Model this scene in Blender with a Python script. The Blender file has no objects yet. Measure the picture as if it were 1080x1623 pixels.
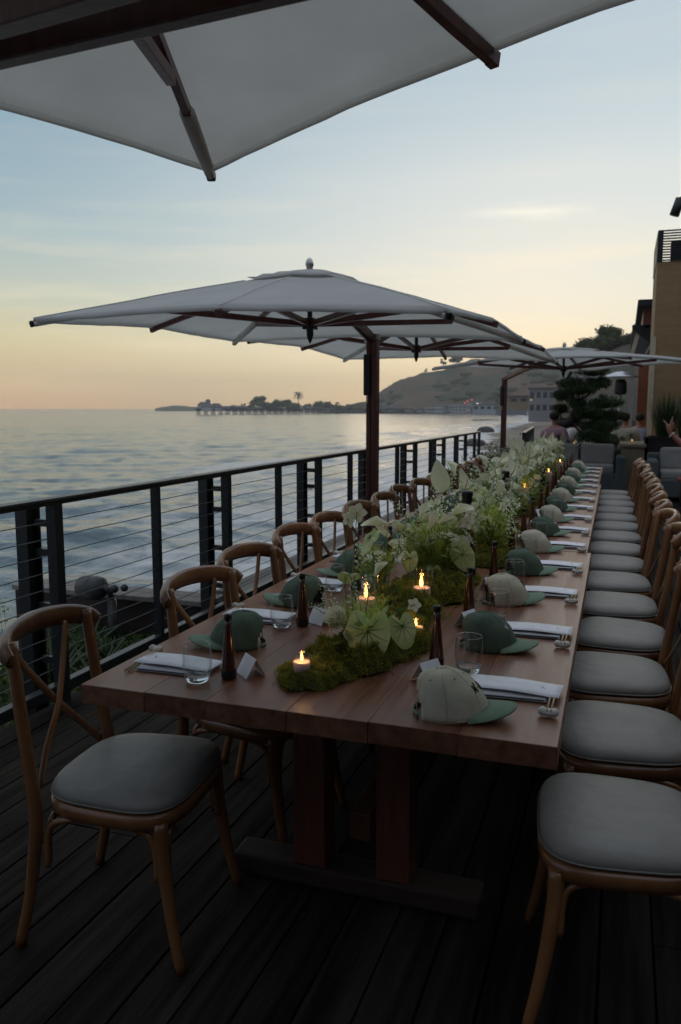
import bpy, math, random
import numpy as np
from mathutils import Vector, Matrix, noise as mnoise
R = math.radians
sc = bpy.context.scene
col = sc.collection
random.seed(7)
rnd = random.random
def uni(a, b): return a + (b - a) * random.random()

# ------------------------------------------------------------------ camera
cam = bpy.data.objects.new('camera', bpy.data.cameras.new('camera')); col.objects.link(cam)
PITCH, YAW = R(7.382), R(19.475)
cam.location = (0, 0, 1.5)
cam.rotation_euler = (R(90) - PITCH, 0, YAW)
cam.data.sensor_fit = 'VERTICAL'; cam.data.sensor_height = 36; cam.data.sensor_width = 24
cam.data.lens = 28; cam.data.clip_start = 0.05; cam.data.clip_end = 60000
cam.data.dof.use_dof = True; cam.data.dof.focus_distance = 2.9; cam.data.dof.aperture_fstop = 5.6
sc.camera = cam

# ------------------------------------------------------------------ world
def N(nt, t, **kw):
    n = nt.nodes.new(t)
    for k, v in kw.items():
        if k.startswith('i_'):
            key = k[2:]
            key = int(key) if key.isdigit() else key.replace('_', ' ')
            n.inputs[key].default_value = v
        else: setattr(n, k, v)
    return n
def ramp(nt, stops, interp='LINEAR'):
    n = nt.nodes.new('ShaderNodeValToRGB'); cr = n.color_ramp; cr.interpolation = interp
    while len(cr.elements) < len(stops): cr.elements.new(0.5)
    for e, (p, c) in zip(cr.elements, stops):
        e.position = p; e.color = (c[0], c[1], c[2], 1) if not isinstance(c, (int, float)) else (c, c, c, 1)
    return n
def srgb(r, g, b):
    f = lambda v: ((v / 255 + 0.055) / 1.055) ** 2.4 if v > 10 else v / 255 / 12.92
    return (f(r), f(g), f(b))
SUN_EL, SUN_AZ = R(3.0), R(-7.0)      # azimuth from +y towards +x
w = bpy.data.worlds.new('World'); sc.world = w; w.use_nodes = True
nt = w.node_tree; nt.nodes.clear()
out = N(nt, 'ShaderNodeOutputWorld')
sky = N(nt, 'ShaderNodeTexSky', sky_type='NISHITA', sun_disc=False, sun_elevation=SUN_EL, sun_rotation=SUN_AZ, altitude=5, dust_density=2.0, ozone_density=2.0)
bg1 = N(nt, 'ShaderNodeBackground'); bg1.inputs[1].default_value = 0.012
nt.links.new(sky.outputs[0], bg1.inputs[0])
tc = N(nt, 'ShaderNodeTexCoord'); nrm = N(nt, 'ShaderNodeVectorMath', operation='NORMALIZE'); nt.links.new(tc.outputs['Generated'], nrm.inputs[0])
sep = N(nt, 'ShaderNodeSeparateXYZ'); nt.links.new(nrm.outputs[0], sep.inputs[0])
# elevation ramps: sin(el) 0..1
def mr(v, a, b):
    m = N(nt, 'ShaderNodeMapRange', clamp=True); m.inputs[1].default_value = a; m.inputs[2].default_value = b
    nt.links.new(v, m.inputs[0]); return m.outputs[0]
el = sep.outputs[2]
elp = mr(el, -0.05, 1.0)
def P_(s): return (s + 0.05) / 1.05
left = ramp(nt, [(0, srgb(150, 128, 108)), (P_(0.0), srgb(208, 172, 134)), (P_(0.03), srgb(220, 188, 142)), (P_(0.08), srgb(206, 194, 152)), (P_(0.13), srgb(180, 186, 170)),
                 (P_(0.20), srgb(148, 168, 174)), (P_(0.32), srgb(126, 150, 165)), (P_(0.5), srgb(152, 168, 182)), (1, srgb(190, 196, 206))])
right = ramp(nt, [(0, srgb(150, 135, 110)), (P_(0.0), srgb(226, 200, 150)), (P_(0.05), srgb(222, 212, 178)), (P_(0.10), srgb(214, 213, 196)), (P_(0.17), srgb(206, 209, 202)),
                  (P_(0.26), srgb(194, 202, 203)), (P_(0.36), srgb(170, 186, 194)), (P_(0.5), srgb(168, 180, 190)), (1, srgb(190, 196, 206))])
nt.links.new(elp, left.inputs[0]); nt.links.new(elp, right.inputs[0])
# azimuth closeness to the sun
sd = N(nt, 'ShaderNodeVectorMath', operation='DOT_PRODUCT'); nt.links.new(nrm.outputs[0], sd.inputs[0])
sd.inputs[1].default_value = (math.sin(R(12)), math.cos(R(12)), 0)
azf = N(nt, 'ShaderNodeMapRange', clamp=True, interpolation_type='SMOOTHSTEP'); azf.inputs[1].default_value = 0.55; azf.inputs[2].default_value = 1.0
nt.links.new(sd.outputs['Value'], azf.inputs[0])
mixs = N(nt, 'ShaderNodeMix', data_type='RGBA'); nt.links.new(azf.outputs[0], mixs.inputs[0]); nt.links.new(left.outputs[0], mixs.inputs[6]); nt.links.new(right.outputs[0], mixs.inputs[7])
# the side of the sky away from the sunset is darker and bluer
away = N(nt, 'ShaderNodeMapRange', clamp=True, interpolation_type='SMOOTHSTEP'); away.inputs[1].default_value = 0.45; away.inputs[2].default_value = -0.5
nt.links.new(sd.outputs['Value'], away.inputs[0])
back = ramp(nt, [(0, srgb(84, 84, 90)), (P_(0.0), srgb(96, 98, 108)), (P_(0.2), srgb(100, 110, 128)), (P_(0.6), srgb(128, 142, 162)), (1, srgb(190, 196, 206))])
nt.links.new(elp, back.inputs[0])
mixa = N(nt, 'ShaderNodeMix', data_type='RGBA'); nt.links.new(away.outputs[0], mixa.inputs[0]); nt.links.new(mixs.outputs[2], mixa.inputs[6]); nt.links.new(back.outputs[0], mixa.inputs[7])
# thin streaky clouds low in the sky
mp = N(nt, 'ShaderNodeMapping'); mp.inputs['Scale'].default_value = (1.6, 1.6, 15); mp.inputs['Rotation'].default_value = (R(3), R(-4), 0)
nt.links.new(nrm.outputs[0], mp.inputs[0])
cn = N(nt, 'ShaderNodeTexNoise'); cn.inputs['Scale'].default_value = 2.1; cn.inputs['Detail'].default_value = 7; cn.inputs['Roughness'].default_value = 0.55; cn.inputs['Distortion'].default_value = 0.35
nt.links.new(mp.outputs[0], cn.inputs['Vector'])
cr_ = ramp(nt, [(0.48, 0.0), (0.72, 1.0)]); nt.links.new(cn.outputs[0], cr_.inputs[0])
band = ramp(nt, [(P_(0.0), 0.15), (P_(0.07), 0.7), (P_(0.14), 0.8), (P_(0.24), 0.25), (P_(0.4), 0.1)]); nt.links.new(elp, band.inputs[0])
cm = N(nt, 'ShaderNodeMath', operation='MULTIPLY'); nt.links.new(cr_.outputs[0], cm.inputs[0]); nt.links.new(band.outputs[0], cm.inputs[1])
cm2 = N(nt, 'ShaderNodeMath', operation='MULTIPLY'); nt.links.new(cm.outputs[0], cm2.inputs[0]); cm2.inputs[1].default_value = 0.5
cmix = N(nt, 'ShaderNodeMix', data_type='RGBA'); nt.links.new(cm2.outputs[0], cmix.inputs[0]); nt.links.new(mixa.outputs[2], cmix.inputs[6]); cmix.inputs[7].default_value = (*srgb(236, 220, 186), 1)
# one small cloud lit from below, up and right
gd = N(nt, 'ShaderNodeVectorMath', operation='SUBTRACT'); nt.links.new(nrm.outputs[0], gd.inputs[0])
az_, el_ = R(-6.6), R(12.9)
gd.inputs[1].default_value = (math.sin(az_) * math.cos(el_), math.cos(az_) * math.cos(el_), math.sin(el_))
gs = N(nt, 'ShaderNodeVectorMath', operation='MULTIPLY'); nt.links.new(gd.outputs[0], gs.inputs[0]); gs.inputs[1].default_value = (13, 13, 95)
gdn = N(nt, 'ShaderNodeTexNoise'); gdn.inputs['Scale'].default_value = 1.3; gdn.inputs['Detail'].default_value = 5; nt.links.new(gs.outputs[0], gdn.inputs['Vector'])
gl = N(nt, 'ShaderNodeVectorMath', operation='LENGTH'); nt.links.new(gs.outputs[0], gl.inputs[0])
gsum = N(nt, 'ShaderNodeMath', operation='MULTIPLY_ADD'); nt.links.new(gdn.outputs[0], gsum.inputs[0]); gsum.inputs[1].default_value = 1.6; nt.links.new(gl.outputs['Value'], gsum.inputs[2])
gr = ramp(nt, [(0.0, 0.6), (0.45, 0.22), (0.95, 0.0)]); gm = N(nt, 'ShaderNodeMapRange', clamp=True); gm.inputs[1].default_value = 0.6; gm.inputs[2].default_value = 1.9
nt.links.new(gsum.outputs[0], gm.inputs[0]); nt.links.new(gm.outputs[0], gr.inputs[0])
gmix = N(nt, 'ShaderNodeMix', data_type='RGBA'); nt.links.new(gr.outputs[0], gmix.inputs[0]); nt.links.new(cmix.outputs[2], gmix.inputs[6]); gmix.inputs[7].default_value = (*srgb(246, 240, 218), 1)
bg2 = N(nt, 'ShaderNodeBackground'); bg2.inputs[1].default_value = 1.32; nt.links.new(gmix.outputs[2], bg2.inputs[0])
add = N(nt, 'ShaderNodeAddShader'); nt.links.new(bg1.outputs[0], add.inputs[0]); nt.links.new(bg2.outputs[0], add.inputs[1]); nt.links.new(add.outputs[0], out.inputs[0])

sun = bpy.data.objects.new('sun', bpy.data.lights.new('sun', 'SUN')); col.objects.link(sun)
sun.data.energy = 0.12; sun.data.angle = R(25); sun.data.color = (1.0, 0.78, 0.55)
sdir = Vector((math.sin(SUN_AZ) * math.cos(R(9)), math.cos(SUN_AZ) * math.cos(R(9)), math.sin(R(9))))
sun.rotation_euler = (-sdir).to_track_quat('-Z', 'Y').to_euler(); sun.location = (0, 20, 30)
sc.view_settings.view_transform = 'Standard'; sc.view_settings.look = 'None'; sc.view_settings.gamma = 1
sc.view_settings.use_curve_mapping = False; sc.view_settings.exposure = 0.0
sc.render.engine = 'CYCLES'

# ------------------------------------------------------------------ materials
MATS = {}
def mat(name, c, rough=0.6, c2=None, scale=8, stretch=(1, 1, 1), bump=0.0, bscale=None, metal=0.0, spec=0.5, detail=5, vary=0.0, coat=0.0, sss=0.0, trans=0.0, thr=(0.35, 0.65), rough2=None, sheen=0.0):
    if name in MATS: return MATS[name]
    m = bpy.data.materials.new(name); m.use_nodes = True; t = m.node_tree; b = t.nodes['Principled BSDF']
    b.inputs['Base Color'].default_value = (*c, 1); b.inputs['Roughness'].default_value = rough; b.inputs['Metallic'].default_value = metal
    b.inputs['Specular IOR Level'].default_value = spec
    if coat: b.inputs['Coat Weight'].default_value = coat; b.inputs['Coat Roughness'].default_value = 0.2
    if sss: b.inputs['Subsurface Weight'].default_value = sss; b.inputs['Subsurface Radius'].default_value = (0.02, 0.01, 0.006); b.inputs['Subsurface Scale'].default_value = 0.5
    if sheen: b.inputs['Sheen Weight'].default_value = sheen
    tcn = N(t, 'ShaderNodeTexCoord'); mpn = N(t, 'ShaderNodeMapping'); mpn.inputs['Scale'].default_value = stretch
    oi = N(t, 'ShaderNodeObjectInfo')
    off = N(t, 'ShaderNodeVectorMath', operation='SCALE'); t.links.new(oi.outputs['Random'], off.inputs['Scale']); off.inputs[0].default_value = (37, 51, 23)
    ad = N(t, 'ShaderNodeVectorMath', operation='ADD'); t.links.new(tcn.outputs['Object'], ad.inputs[0]); t.links.new(off.outputs[0], ad.inputs[1])
    t.links.new(ad.outputs[0], mpn.inputs[0])
    nz = N(t, 'ShaderNodeTexNoise'); nz.inputs['Scale'].default_value = scale; nz.inputs['Detail'].default_value = detail; nz.inputs['Roughness'].default_value = 0.6
    t.links.new(mpn.outputs[0], nz.inputs['Vector'])
    if c2 is not None:
        r_ = ramp(t, [(thr[0], c), (thr[1], c2)]); t.links.new(nz.outputs[0], r_.inputs[0]); src = r_.outputs[0]
    else:
        r_ = ramp(t, [(0.3, tuple(v * 0.86 for v in c)), (0.7, tuple(min(1, v * 1.12) for v in c))]); t.links.new(nz.outputs[0], r_.inputs[0]); src = r_.outputs[0]
    if vary:
        hv = N(t, 'ShaderNodeHueSaturation'); mrn = N(t, 'ShaderNodeMapRange'); mrn.inputs[3].default_value = 1 - vary; mrn.inputs[4].default_value = 1 + vary
        t.links.new(oi.outputs['Random'], mrn.inputs[0]); t.links.new(mrn.outputs[0], hv.inputs['Value']); t.links.new(src, hv.inputs['Color']); src = hv.outputs[0]
    t.links.new(src, b.inputs['Base Color'])
    if rough2 is not None:
        rr = N(t, 'ShaderNodeMapRange'); rr.inputs[1].default_value = .3; rr.inputs[2].default_value = .7; rr.inputs[3].default_value = rough; rr.inputs[4].default_value = rough2
        t.links.new(nz.outputs[0], rr.inputs[0]); t.links.new(rr.outputs[0], b.inputs['Roughness'])
    if bump:
        nb = N(t, 'ShaderNodeTexNoise'); nb.inputs['Scale'].default_value = bscale or scale * 3; nb.inputs['Detail'].default_value = 4
        t.links.new(mpn.outputs[0], nb.inputs['Vector'])
        bp = N(t, 'ShaderNodeBump'); bp.inputs['Strength'].default_value = min(1, bump); bp.inputs['Distance'].default_value = 0.01 * max(1, bump)
        t.links.new(nb.outputs[0], bp.inputs['Height']); t.links.new(bp.outputs[0], b.inputs['Normal'])
    if trans:   # thin leaf / cloth: part of the light passes through
        tr = N(t, 'ShaderNodeBsdfTranslucent'); t.links.new(src, tr.inputs[0]); mx = N(t, 'ShaderNodeMixShader'); mx.inputs[0].default_value = trans
        t.links.new(b.outputs[0], mx.inputs[1]); t.links.new(tr.outputs[0], mx.inputs[2]); t.links.new(mx.outputs[0], t.nodes['Material Output'].inputs[0])
    MATS[name] = m; return m
def glass_mat(name, c=(1, 1, 1), rough=0.0, ior=1.45):
    m = bpy.data.materials.new(name); m.use_nodes = True; b = m.node_tree.nodes['Principled BSDF']
    b.inputs['Base Color'].default_value = (*c, 1); b.inputs['Roughness'].default_value = rough; b.inputs['Transmission Weight'].default_value = 1; b.inputs['IOR'].default_value = ior
    return m
def emis(name, c, s):
    m = bpy.data.materials.new(name); m.use_nodes = True; b = m.node_tree.nodes['Principled BSDF']
    b.inputs['Base Color'].default_value = (*c, 1); b.inputs['Emission Color'].default_value = (*c, 1); b.inputs['Emission Strength'].default_value = s; return m

M = dict(
 chair=mat('chair_wood', (0.155, 0.062, 0.026), 0.26, (0.31, 0.14, 0.055), 5, (1, 1, .25), 0.12, 60, vary=.18, coat=.35),
 cushion=mat('cushion_vinyl', (0.22, 0.208, 0.185), 0.5, (0.27, 0.256, 0.23), 5, bump=0.75, bscale=10, vary=.05),
 tabletop=mat('table_wood', (0.135, 0.047, 0.024), 0.30, (0.30, 0.135, 0.074), 5.0, (7, .35, 7), 0.10, 40, vary=.22, thr=(.3, .72), rough2=.46, detail=7),
 tableleg=mat('table_leg_wood', (0.12, 0.034, 0.020), 0.55, (0.165, 0.054, 0.032), 6, (6, 6, .5), 0.2, vary=.1),
 foot=mat('foot_wood', (0.05, 0.030, 0.018), 0.75, (0.03, 0.016, 0.010), 5, (1, 6, 6), 0.2),
 deck=mat('deck_wood', (0.009, 0.0074, 0.0058), 0.85, (0.038, 0.031, 0.0245), 2.5, (9, .5, 3), 0.45, 30, vary=.28, rough2=.75, detail=8, spec=.08),
 joist=mat('joist_wood', (0.02, 0.016, 0.013), 0.9),
 rail=mat('railing_metal', (0.011, 0.014, 0.014), 0.45, (0.02, 0.024, 0.023), 9, bump=.1),
 railtop=mat('railing_cap', (0.03, 0.032, 0.032), 0.4, (0.06, 0.06, 0.058), 12, (4, .4, 4)),
 cable=mat('steel_cable', (0.16, 0.16, 0.16), 0.4, metal=.6),
 canopy=mat('canopy_fabric', (0.76, 0.755, 0.725), 0.9, (0.82, 0.81, 0.785), 2.2, bump=.5, bscale=3.5, trans=.6),
 sleeve=mat('pocket_fabric', (0.66, 0.64, 0.60), 0.9, (0.56, 0.54, 0.50), 6, bump=.2),
 uwood=mat('umbrella_wood', (0.085, 0.022, 0.015), 0.4, (0.14, 0.040, 0.026), 6, (5, 5, .6), .12, vary=.12),
 umetal=mat('umbrella_metal', (0.03, 0.028, 0.027), 0.4, metal=.5),
 steel=mat('brushed_steel', (0.45, 0.43, 0.40), 0.3, metal=.9),
 capcream=mat('cap_cream_cotton', (0.50, 0.465, 0.345), 0.9, (0.56, 0.525, 0.40), 20, bump=.25, bscale=300, vary=.05),
 capgreen=mat('cap_green_cotton', (0.085, 0.125, 0.085), 0.9, (0.10, 0.145, 0.10), 20, bump=.25, bscale=300, vary=.06),
 capbill=mat('cap_bill_green', (0.17, 0.25, 0.17), 0.85, (0.19, 0.28, 0.19), 20, bump=.2, bscale=300, vary=.05),
 stitch=mat('dark_thread', (0.012, 0.016, 0.014), .8), stitchw=mat('pale_thread', (0.55, 0.6, 0.55), .8),
 paper=mat('white_card', (0.84, 0.84, 0.88), .6, vary=.03), ink=mat('grey_ink', (0.16, 0.16, 0.17), .6), cardback=mat('card_inside', (0.10, 0.10, 0.12), .7),
 napkin=mat('napkin_linen', (0.42, 0.42, 0.44), .95, bump=.3, bscale=160), stripe=mat('napkin_stripe', (0.05, 0.055, 0.075), .95),
 stone=mat('white_pebble', (0.60, 0.57, 0.52), .45, (0.5, 0.47, .42), 25, vary=.06), stick=mat('chopstick_wood', (0.42, 0.29, 0.16), .5, (0.5, .36, .21), 30, (4, .4, 4)),
 amber=mat('amber_bottle_glass', (0.060, 0.014, 0.006), .10, (0.085, .02, .008), 6, coat=.4, spec=.7), black=mat('black_wax', (0.008, 0.008, 0.009), .3),
 wax=mat('candle_wax', (0.75, 0.52, 0.45), .5, sss=.35), wick=mat('wick', (0.02, 0.02, 0.02), .9),
 moss=mat('moss_tufts', (0.15, 0.165, 0.02), .95, (0.42, 0.39, 0.06), 14, thr=(.3, .75), trans=.2),
 mossbase=mat('moss_base', (0.045, 0.055, 0.012), 1, (0.09, .10, .02), 30),
 leafpale=mat('pale_leaf', (0.46, 0.55, 0.18), .5, (0.70, .75, .38), 14, trans=.25, vary=.14), vein=mat('leaf_vein', (0.03, 0.075, 0.03), .6),
 leafgreen=mat('green_leaf', (0.17, 0.30, 0.07), .5, (0.30, .44, .13), 20, trans=.25, vary=.2),
 leafdark=mat('dark_leaf', (0.025, 0.055, 0.018), .5, (0.045, .085, .028), 15, trans=.15, vary=.2),
 feather=mat('feathery_green', (0.50, 0.58, 0.09), .6, (0.68, .74, .20), 20, trans=.3, vary=.12),
 petal=mat('white_petal', (0.88, 0.87, 0.70), .5, (0.82, .84, .56), 9, trans=.25, vary=.05), petal2=mat('floret_white', (0.90, 0.90, 0.76), .6, (0.78, .84, .50), 40, trans=.2),
 spadix=mat('spadix_yellow', (0.55, 0.33, 0.06), .6), stem=mat('flower_stem', (0.12, 0.22, 0.04), .5, (0.18, .28, .07), 20),
 pine=mat('pine_needles', (0.022, 0.045, 0.012), .8, (0.055, .095, .022), 8, trans=.1), bark=mat('bark', (0.09, 0.085, 0.08), .9, (0.045, .04, .036), 9, (1, 1, .3), .8, 14),
 soil=mat('soil', (0.02, 0.017, 0.013), 1, (0.035, .03, .022), 9, bump=1),
 succ=mat('succulent', (0.06, 0.095, 0.05), .5, (0.10, .14, .07), 9, vary=.2), cover=mat('ground_cover_green', (0.03, 0.065, 0.012), .9, (0.075, .12, .02), 6, trans=.15),
 greyplant=mat('grey_plant', (0.18, 0.17, 0.17), .8, vary=.2),
 ledge=mat('weathered_plank', (0.17, 0.155, 0.14), .8, (0.24, .22, .2), 5, (6, .4, 1), .3, 30, vary=.12),
 flood=mat('floodlight_grey', (0.035, 0.035, 0.036), .5, (0.05, .05, .05), 14),
 stucco=mat('tan_stucco', (0.30, 0.185, 0.088), .85, (0.36, .225, .11), 2.5, (1, 1, 4), .25, 30), stuccoedge=mat('pale_trim', (0.55, 0.47, 0.33), .8),
 darkwood=mat('dark_planter_wood', (0.022, 0.013, 0.011), .6, (0.035, .02, .016), 5, (1, 1, 5)), roofdark=mat('roof_dark', (0.02, 0.018, 0.018), .8), redwood=mat('redwood_fascia', (0.16, 0.045, 0.02), .6, (0.22, .07, .03), 6, (1, 1, 6), vary=.1),
 orangewood=mat('orange_column', (0.36, 0.12, 0.045), .6, (0.26, .08, .03), 8, (3, 3, .5)),
 sofabody=mat('sofa_grey_fabric', (0.10, 0.115, 0.115), .9, bump=.3, bscale=120), sofacush=mat('sofa_cushion_fabric', (0.30, 0.285, 0.26), .9, bump=.25, bscale=60),
 tanbench=mat('tan_bench', (0.30, 0.23, 0.15), .8), heater=mat('heater_metal', (0.55, 0.57, 0.6), .3, metal=.7), heaterdark=mat('heater_grille', (0.02, 0.02, 0.02), .5), postw=mat('pale_post', (0.5, 0.45, 0.38), .7),
 skin=mat('skin', (0.42, 0.20, 0.13), .5, sss=.1), pink=mat('pink_shirt', (0.52, 0.30, 0.34), .9), white=mat('white_shirt', (0.66, 0.65, 0.62), .9), cream=mat('cream_shirt', (0.60, 0.56, 0.42), .9), blue=mat('pale_blue_shirt', (0.42, 0.50, 0.64), .9), trousers=mat('dark_trousers', (0.03, 0.03, 0.035), .9), hair=mat('dark_hair', (0.02, 0.014, 0.01), .8, bump=.6, bscale=60), darkshirt=mat('dark_shirt', (0.05, 0.05, 0.055), .9), redskin=mat('reddish_skin', (0.38, 0.16, 0.11), .5),  # person with the raised hand has one even, redder skin colour
 sand=mat('shore_sand', (0.16, 0.13, 0.10), .9, (0.22, .185, .14), .05, bump=.4, bscale=.6), rock=mat('shore_rock', (0.03, 0.028, 0.026), .8, (0.07, .06, .05), 1.5, bump=1, bscale=3),
 hillnear=mat('near_hill_brush', (0.06, 0.045, 0.028), 1, (0.03, 0.034, 0.018), .05, thr=(.42, .58), detail=9), hill=mat('hill_brush', (0.105, 0.060, 0.031), 1, (0.034, 0.038, 0.017), .016, thr=(.44, .56), detail=9), hilldark=mat('hill_trees', (0.045, 0.055, 0.022), 1, (0.075, .085, .03), .3, trans=.1),
 pierwood=mat('pier_wood', (0.035, 0.03, 0.027), .9), wallw=mat('white_house_wall', (0.42, 0.42, 0.42), .8, vary=.2), wallg=mat('grey_house_wall', (0.24, 0.25, 0.27), .8, vary=.25), wallt=mat('tan_house_wall', (0.30, 0.22, 0.15), .8, vary=.2), roofg=mat('house_roof', (0.13, 0.12, 0.12), .9, vary=.3), pane=mat('window_pane', (0.07, 0.08, 0.09), .2),
 flame=emis('flame', (1.0, 0.36, 0.05), 7.0), flamecore=emis('flame_core', (1.0, 0.46, 0.10), 7.0), lit=emis('lit_lamp', (1.0, 0.55, 0.2), .7), red=emis('red_light', (1.0, 0.1, 0.06), 0.9), wlight=emis('white_light', (1, .95, .85), 1.6),

 glass=glass_mat('clear_glass', (.97, .985, .98)),
)

def thin_glass():
    m = bpy.data.materials.new('thin_clear_glass'); m.use_nodes = True; t = m.node_tree; t.nodes.clear(); o_ = N(t, 'ShaderNodeOutputMaterial')
    tr = N(t, 'ShaderNodeBsdfTransparent'); tr.inputs[0].default_value = (.95, .965, .96, 1); gl_ = N(t, 'ShaderNodeBsdfGlossy'); gl_.inputs['Roughness'].default_value = .03
    lw = N(t, 'ShaderNodeLayerWeight'); lw.inputs[0].default_value = .5; pw = N(t, 'ShaderNodeMath', operation='POWER'); t.links.new(lw.outputs['Facing'], pw.inputs[0]); pw.inputs[1].default_value = 2.3; fr = N(t, 'ShaderNodeMath', operation='MULTIPLY_ADD'); t.links.new(pw.outputs[0], fr.inputs[0]); fr.inputs[1].default_value = .75; fr.inputs[2].default_value = .05; mx = N(t, 'ShaderNodeMixShader'); t.links.new(fr.outputs[0], mx.inputs[0]); t.links.new(tr.outputs[0], mx.inputs[1]); t.links.new(gl_.outputs[0], mx.inputs[2]); t.links.new(mx.outputs[0], o_.inputs[0]); return m
M['thin'] = thin_glass()
# ------------------------------------------------------------------ geometry helpers
def cr(pts, n=6):
    P = [Vector(p) for p in pts]
    if len(P) < 3: return P
    Q = [P[0] * 2 - P[1]] + P + [P[-1] * 2 - P[-2]]; o = []
    for i in range(1, len(Q) - 2):
        a, b, c, d = Q[i - 1:i + 3]
        for k in range(n):
            t = k / n; o.append(0.5 * ((2 * b) + (c - a) * t + (2 * a - 5 * b + 4 * c - d) * t * t + (3 * b - a - 3 * c + d) * t ** 3))
    o.append(P[-1]); return o
class G:
    def __init__(s): s.v = []; s.f = []; s.m = []; s.sm = []
    def add(s, vs, fs, mi=0, smooth=False):
        k = len(s.v); s.v += [tuple(v) for v in vs]
        for f in fs: s.f.append(tuple(i + k for i in f)); s.m.append(mi); s.sm.append(smooth)
        return s
    def box(s, c, d, rz=0, mi=0, rot=None):
        x, y, z = d[0] / 2, d[1] / 2, d[2] / 2
        vs = [Vector((a * x, b * y, e * z)) for a in (-1, 1) for b in (-1, 1) for e in (-1, 1)]
        m = rot if rot is not None else Matrix.Rotation(rz, 3, 'Z')
        vs = [m @ v + Vector(c) for v in vs]
        return s.add(vs, [(0, 1, 3, 2), (4, 6, 7, 5), (0, 4, 5, 1), (2, 3, 7, 6), (0, 2, 6, 4), (1, 5, 7, 3)], mi)
    def beam(s, p0, p1, wdt, hgt, mi=0, up=(0, 0, 1)):
        p0, p1 = Vector(p0), Vector(p1); d = p1 - p0; L = d.length; d.normalize()
        sd_ = d.cross(Vector(up));
        if sd_.length < 1e-4: sd_ = d.cross(Vector((0, 1, 0)))
        sd_.normalize(); u = sd_.cross(d)
        m = Matrix((sd_, d, u)).transposed()
        return s.box((p0 + p1) / 2, (wdt, L, hgt), rot=m, mi=mi)
    def tube(s, pts, r, n=8, mi=0, cap=True, flat=None, up=(0, 0, 1)):
        P = [Vector(p) for p in pts]; L = len(P); vs = []; fs = []
        rr = r if isinstance(r, (list, tuple)) else [r] * L
        if len(rr) != L: rr = [np.interp(i / (L - 1), np.linspace(0, 1, len(rr)), rr) for i in range(L)]
        nrmv = None
        for i in range(L):
            t = (P[min(i + 1, L - 1)] - P[max(i - 1, 0)]).normalized()
            if nrmv is None:
                a = Vector(up);
                if abs(a.dot(t)) > .95: a = Vector((1, 0, 0))
                nrmv = (a - t * a.dot(t)).normalized()
            else: nrmv = (nrmv - t * nrmv.dot(t)).normalized()
            bn = t.cross(nrmv); fl = flat or (1, 1)
            for k in range(n):
                an = 2 * math.pi * k / n; vs.append(P[i] + (nrmv * math.cos(an) * fl[0] + bn * math.sin(an) * fl[1]) * rr[i])
        for i in range(L - 1):
            for k in range(n): fs.append((i * n + k, i * n + (k + 1) % n, (i + 1) * n + (k + 1) % n, (i + 1) * n + k))
        if cap: fs.append(tuple(range(n))[::-1]); fs.append(tuple((L - 1) * n + k for k in range(n)))
        return s.add(vs, fs, mi, True)
    def lathe(s, prof, c=(0, 0, 0), n=16, mi=0, closed=False, sc_=(1, 1)):
        vs = []; fs = []; L = len(prof)
        for (r, z) in prof:
            for k in range(n):
                a = 2 * math.pi * k / n; vs.append((c[0] + r * math.cos(a) * sc_[0], c[1] + r * math.sin(a) * sc_[1], c[2] + z))
        for i in range(L - 1 if not closed else L):
            j = (i + 1) % L
            for k in range(n): fs.append((i * n + k, i * n + (k + 1) % n, j * n + (k + 1) % n, j * n + k))
        return s.add(vs, fs, mi, True)
    def grid(s, rows, mi=0, smooth=True, flip=False):
        h, w_ = len(rows), len(rows[0]); vs = [p for r in rows for p in r]; fs = []
        for i in range(h - 1):
            for j in range(w_ - 1):
                q = (i * w_ + j, i * w_ + j + 1, (i + 1) * w_ + j + 1, (i + 1) * w_ + j); fs.append(q[::-1] if flip else q)
        return s.add(vs, fs, mi, smooth)
    def ball(s, c, r, n=10, m=7, mi=0):
        c = Vector(c); r = (r, r, r) if isinstance(r, (int, float)) else r; vs = []; fs = []
        for i in range(m + 1):
            th = math.pi * i / m
            for k in range(n):
                a = 2 * math.pi * k / n; vs.append(c + Vector((r[0] * math.sin(th) * math.cos(a), r[1] * math.sin(th) * math.sin(a), r[2] * math.cos(th))))
        for i in range(m):
            for k in range(n): fs.append((i * n + k, (i + 1) * n + k, (i + 1) * n + (k + 1) % n, i * n + (k + 1) % n))
        return s.add(vs, fs, mi, True)
    def leafcloud(s, c, r, n, size, mi=0, shell=0.5, upb=0.0, asp=.45):
        c = Vector(c); r = (r, r, r) if isinstance(r, (int, float)) else r
        for _ in range(n):
            d = Vector((random.gauss(0, 1), random.gauss(0, 1), random.gauss(0, 1))).normalized(); k = shell + (1 - shell) * rnd() ** .5
            p = c + Vector((d.x * r[0], d.y * r[1], d.z * r[2])) * k
            a = Vector((random.gauss(0, 1), random.gauss(0, 1), random.gauss(0, 1) + upb)).normalized(); b = a.cross(Vector((uni(-1, 1), uni(-1, 1), uni(-1, 1)))).normalized()
            z = size * uni(.6, 1.4)
            s.add([p - b * z * asp * .5, p + a * z * .5 + b * z * .08, p + b * z * asp * .5, p - a * z * .5], [(0, 1, 2, 3)], mi)
        return s
    def mesh(s, name, mats, off=(0, 0, 0)):
        me = bpy.data.meshes.new(name); ox, oy, oz = off
        me.from_pydata([(x - ox, y - oy, z - oz) for x, y, z in s.v], [], s.f)
        for m_ in (mats if isinstance(mats, (list, tuple)) else [mats]): me.materials.append(m_)
        me.polygons.foreach_set('material_index', s.m); me.polygons.foreach_set('use_smooth', s.sm); me.update(); return me
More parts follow.
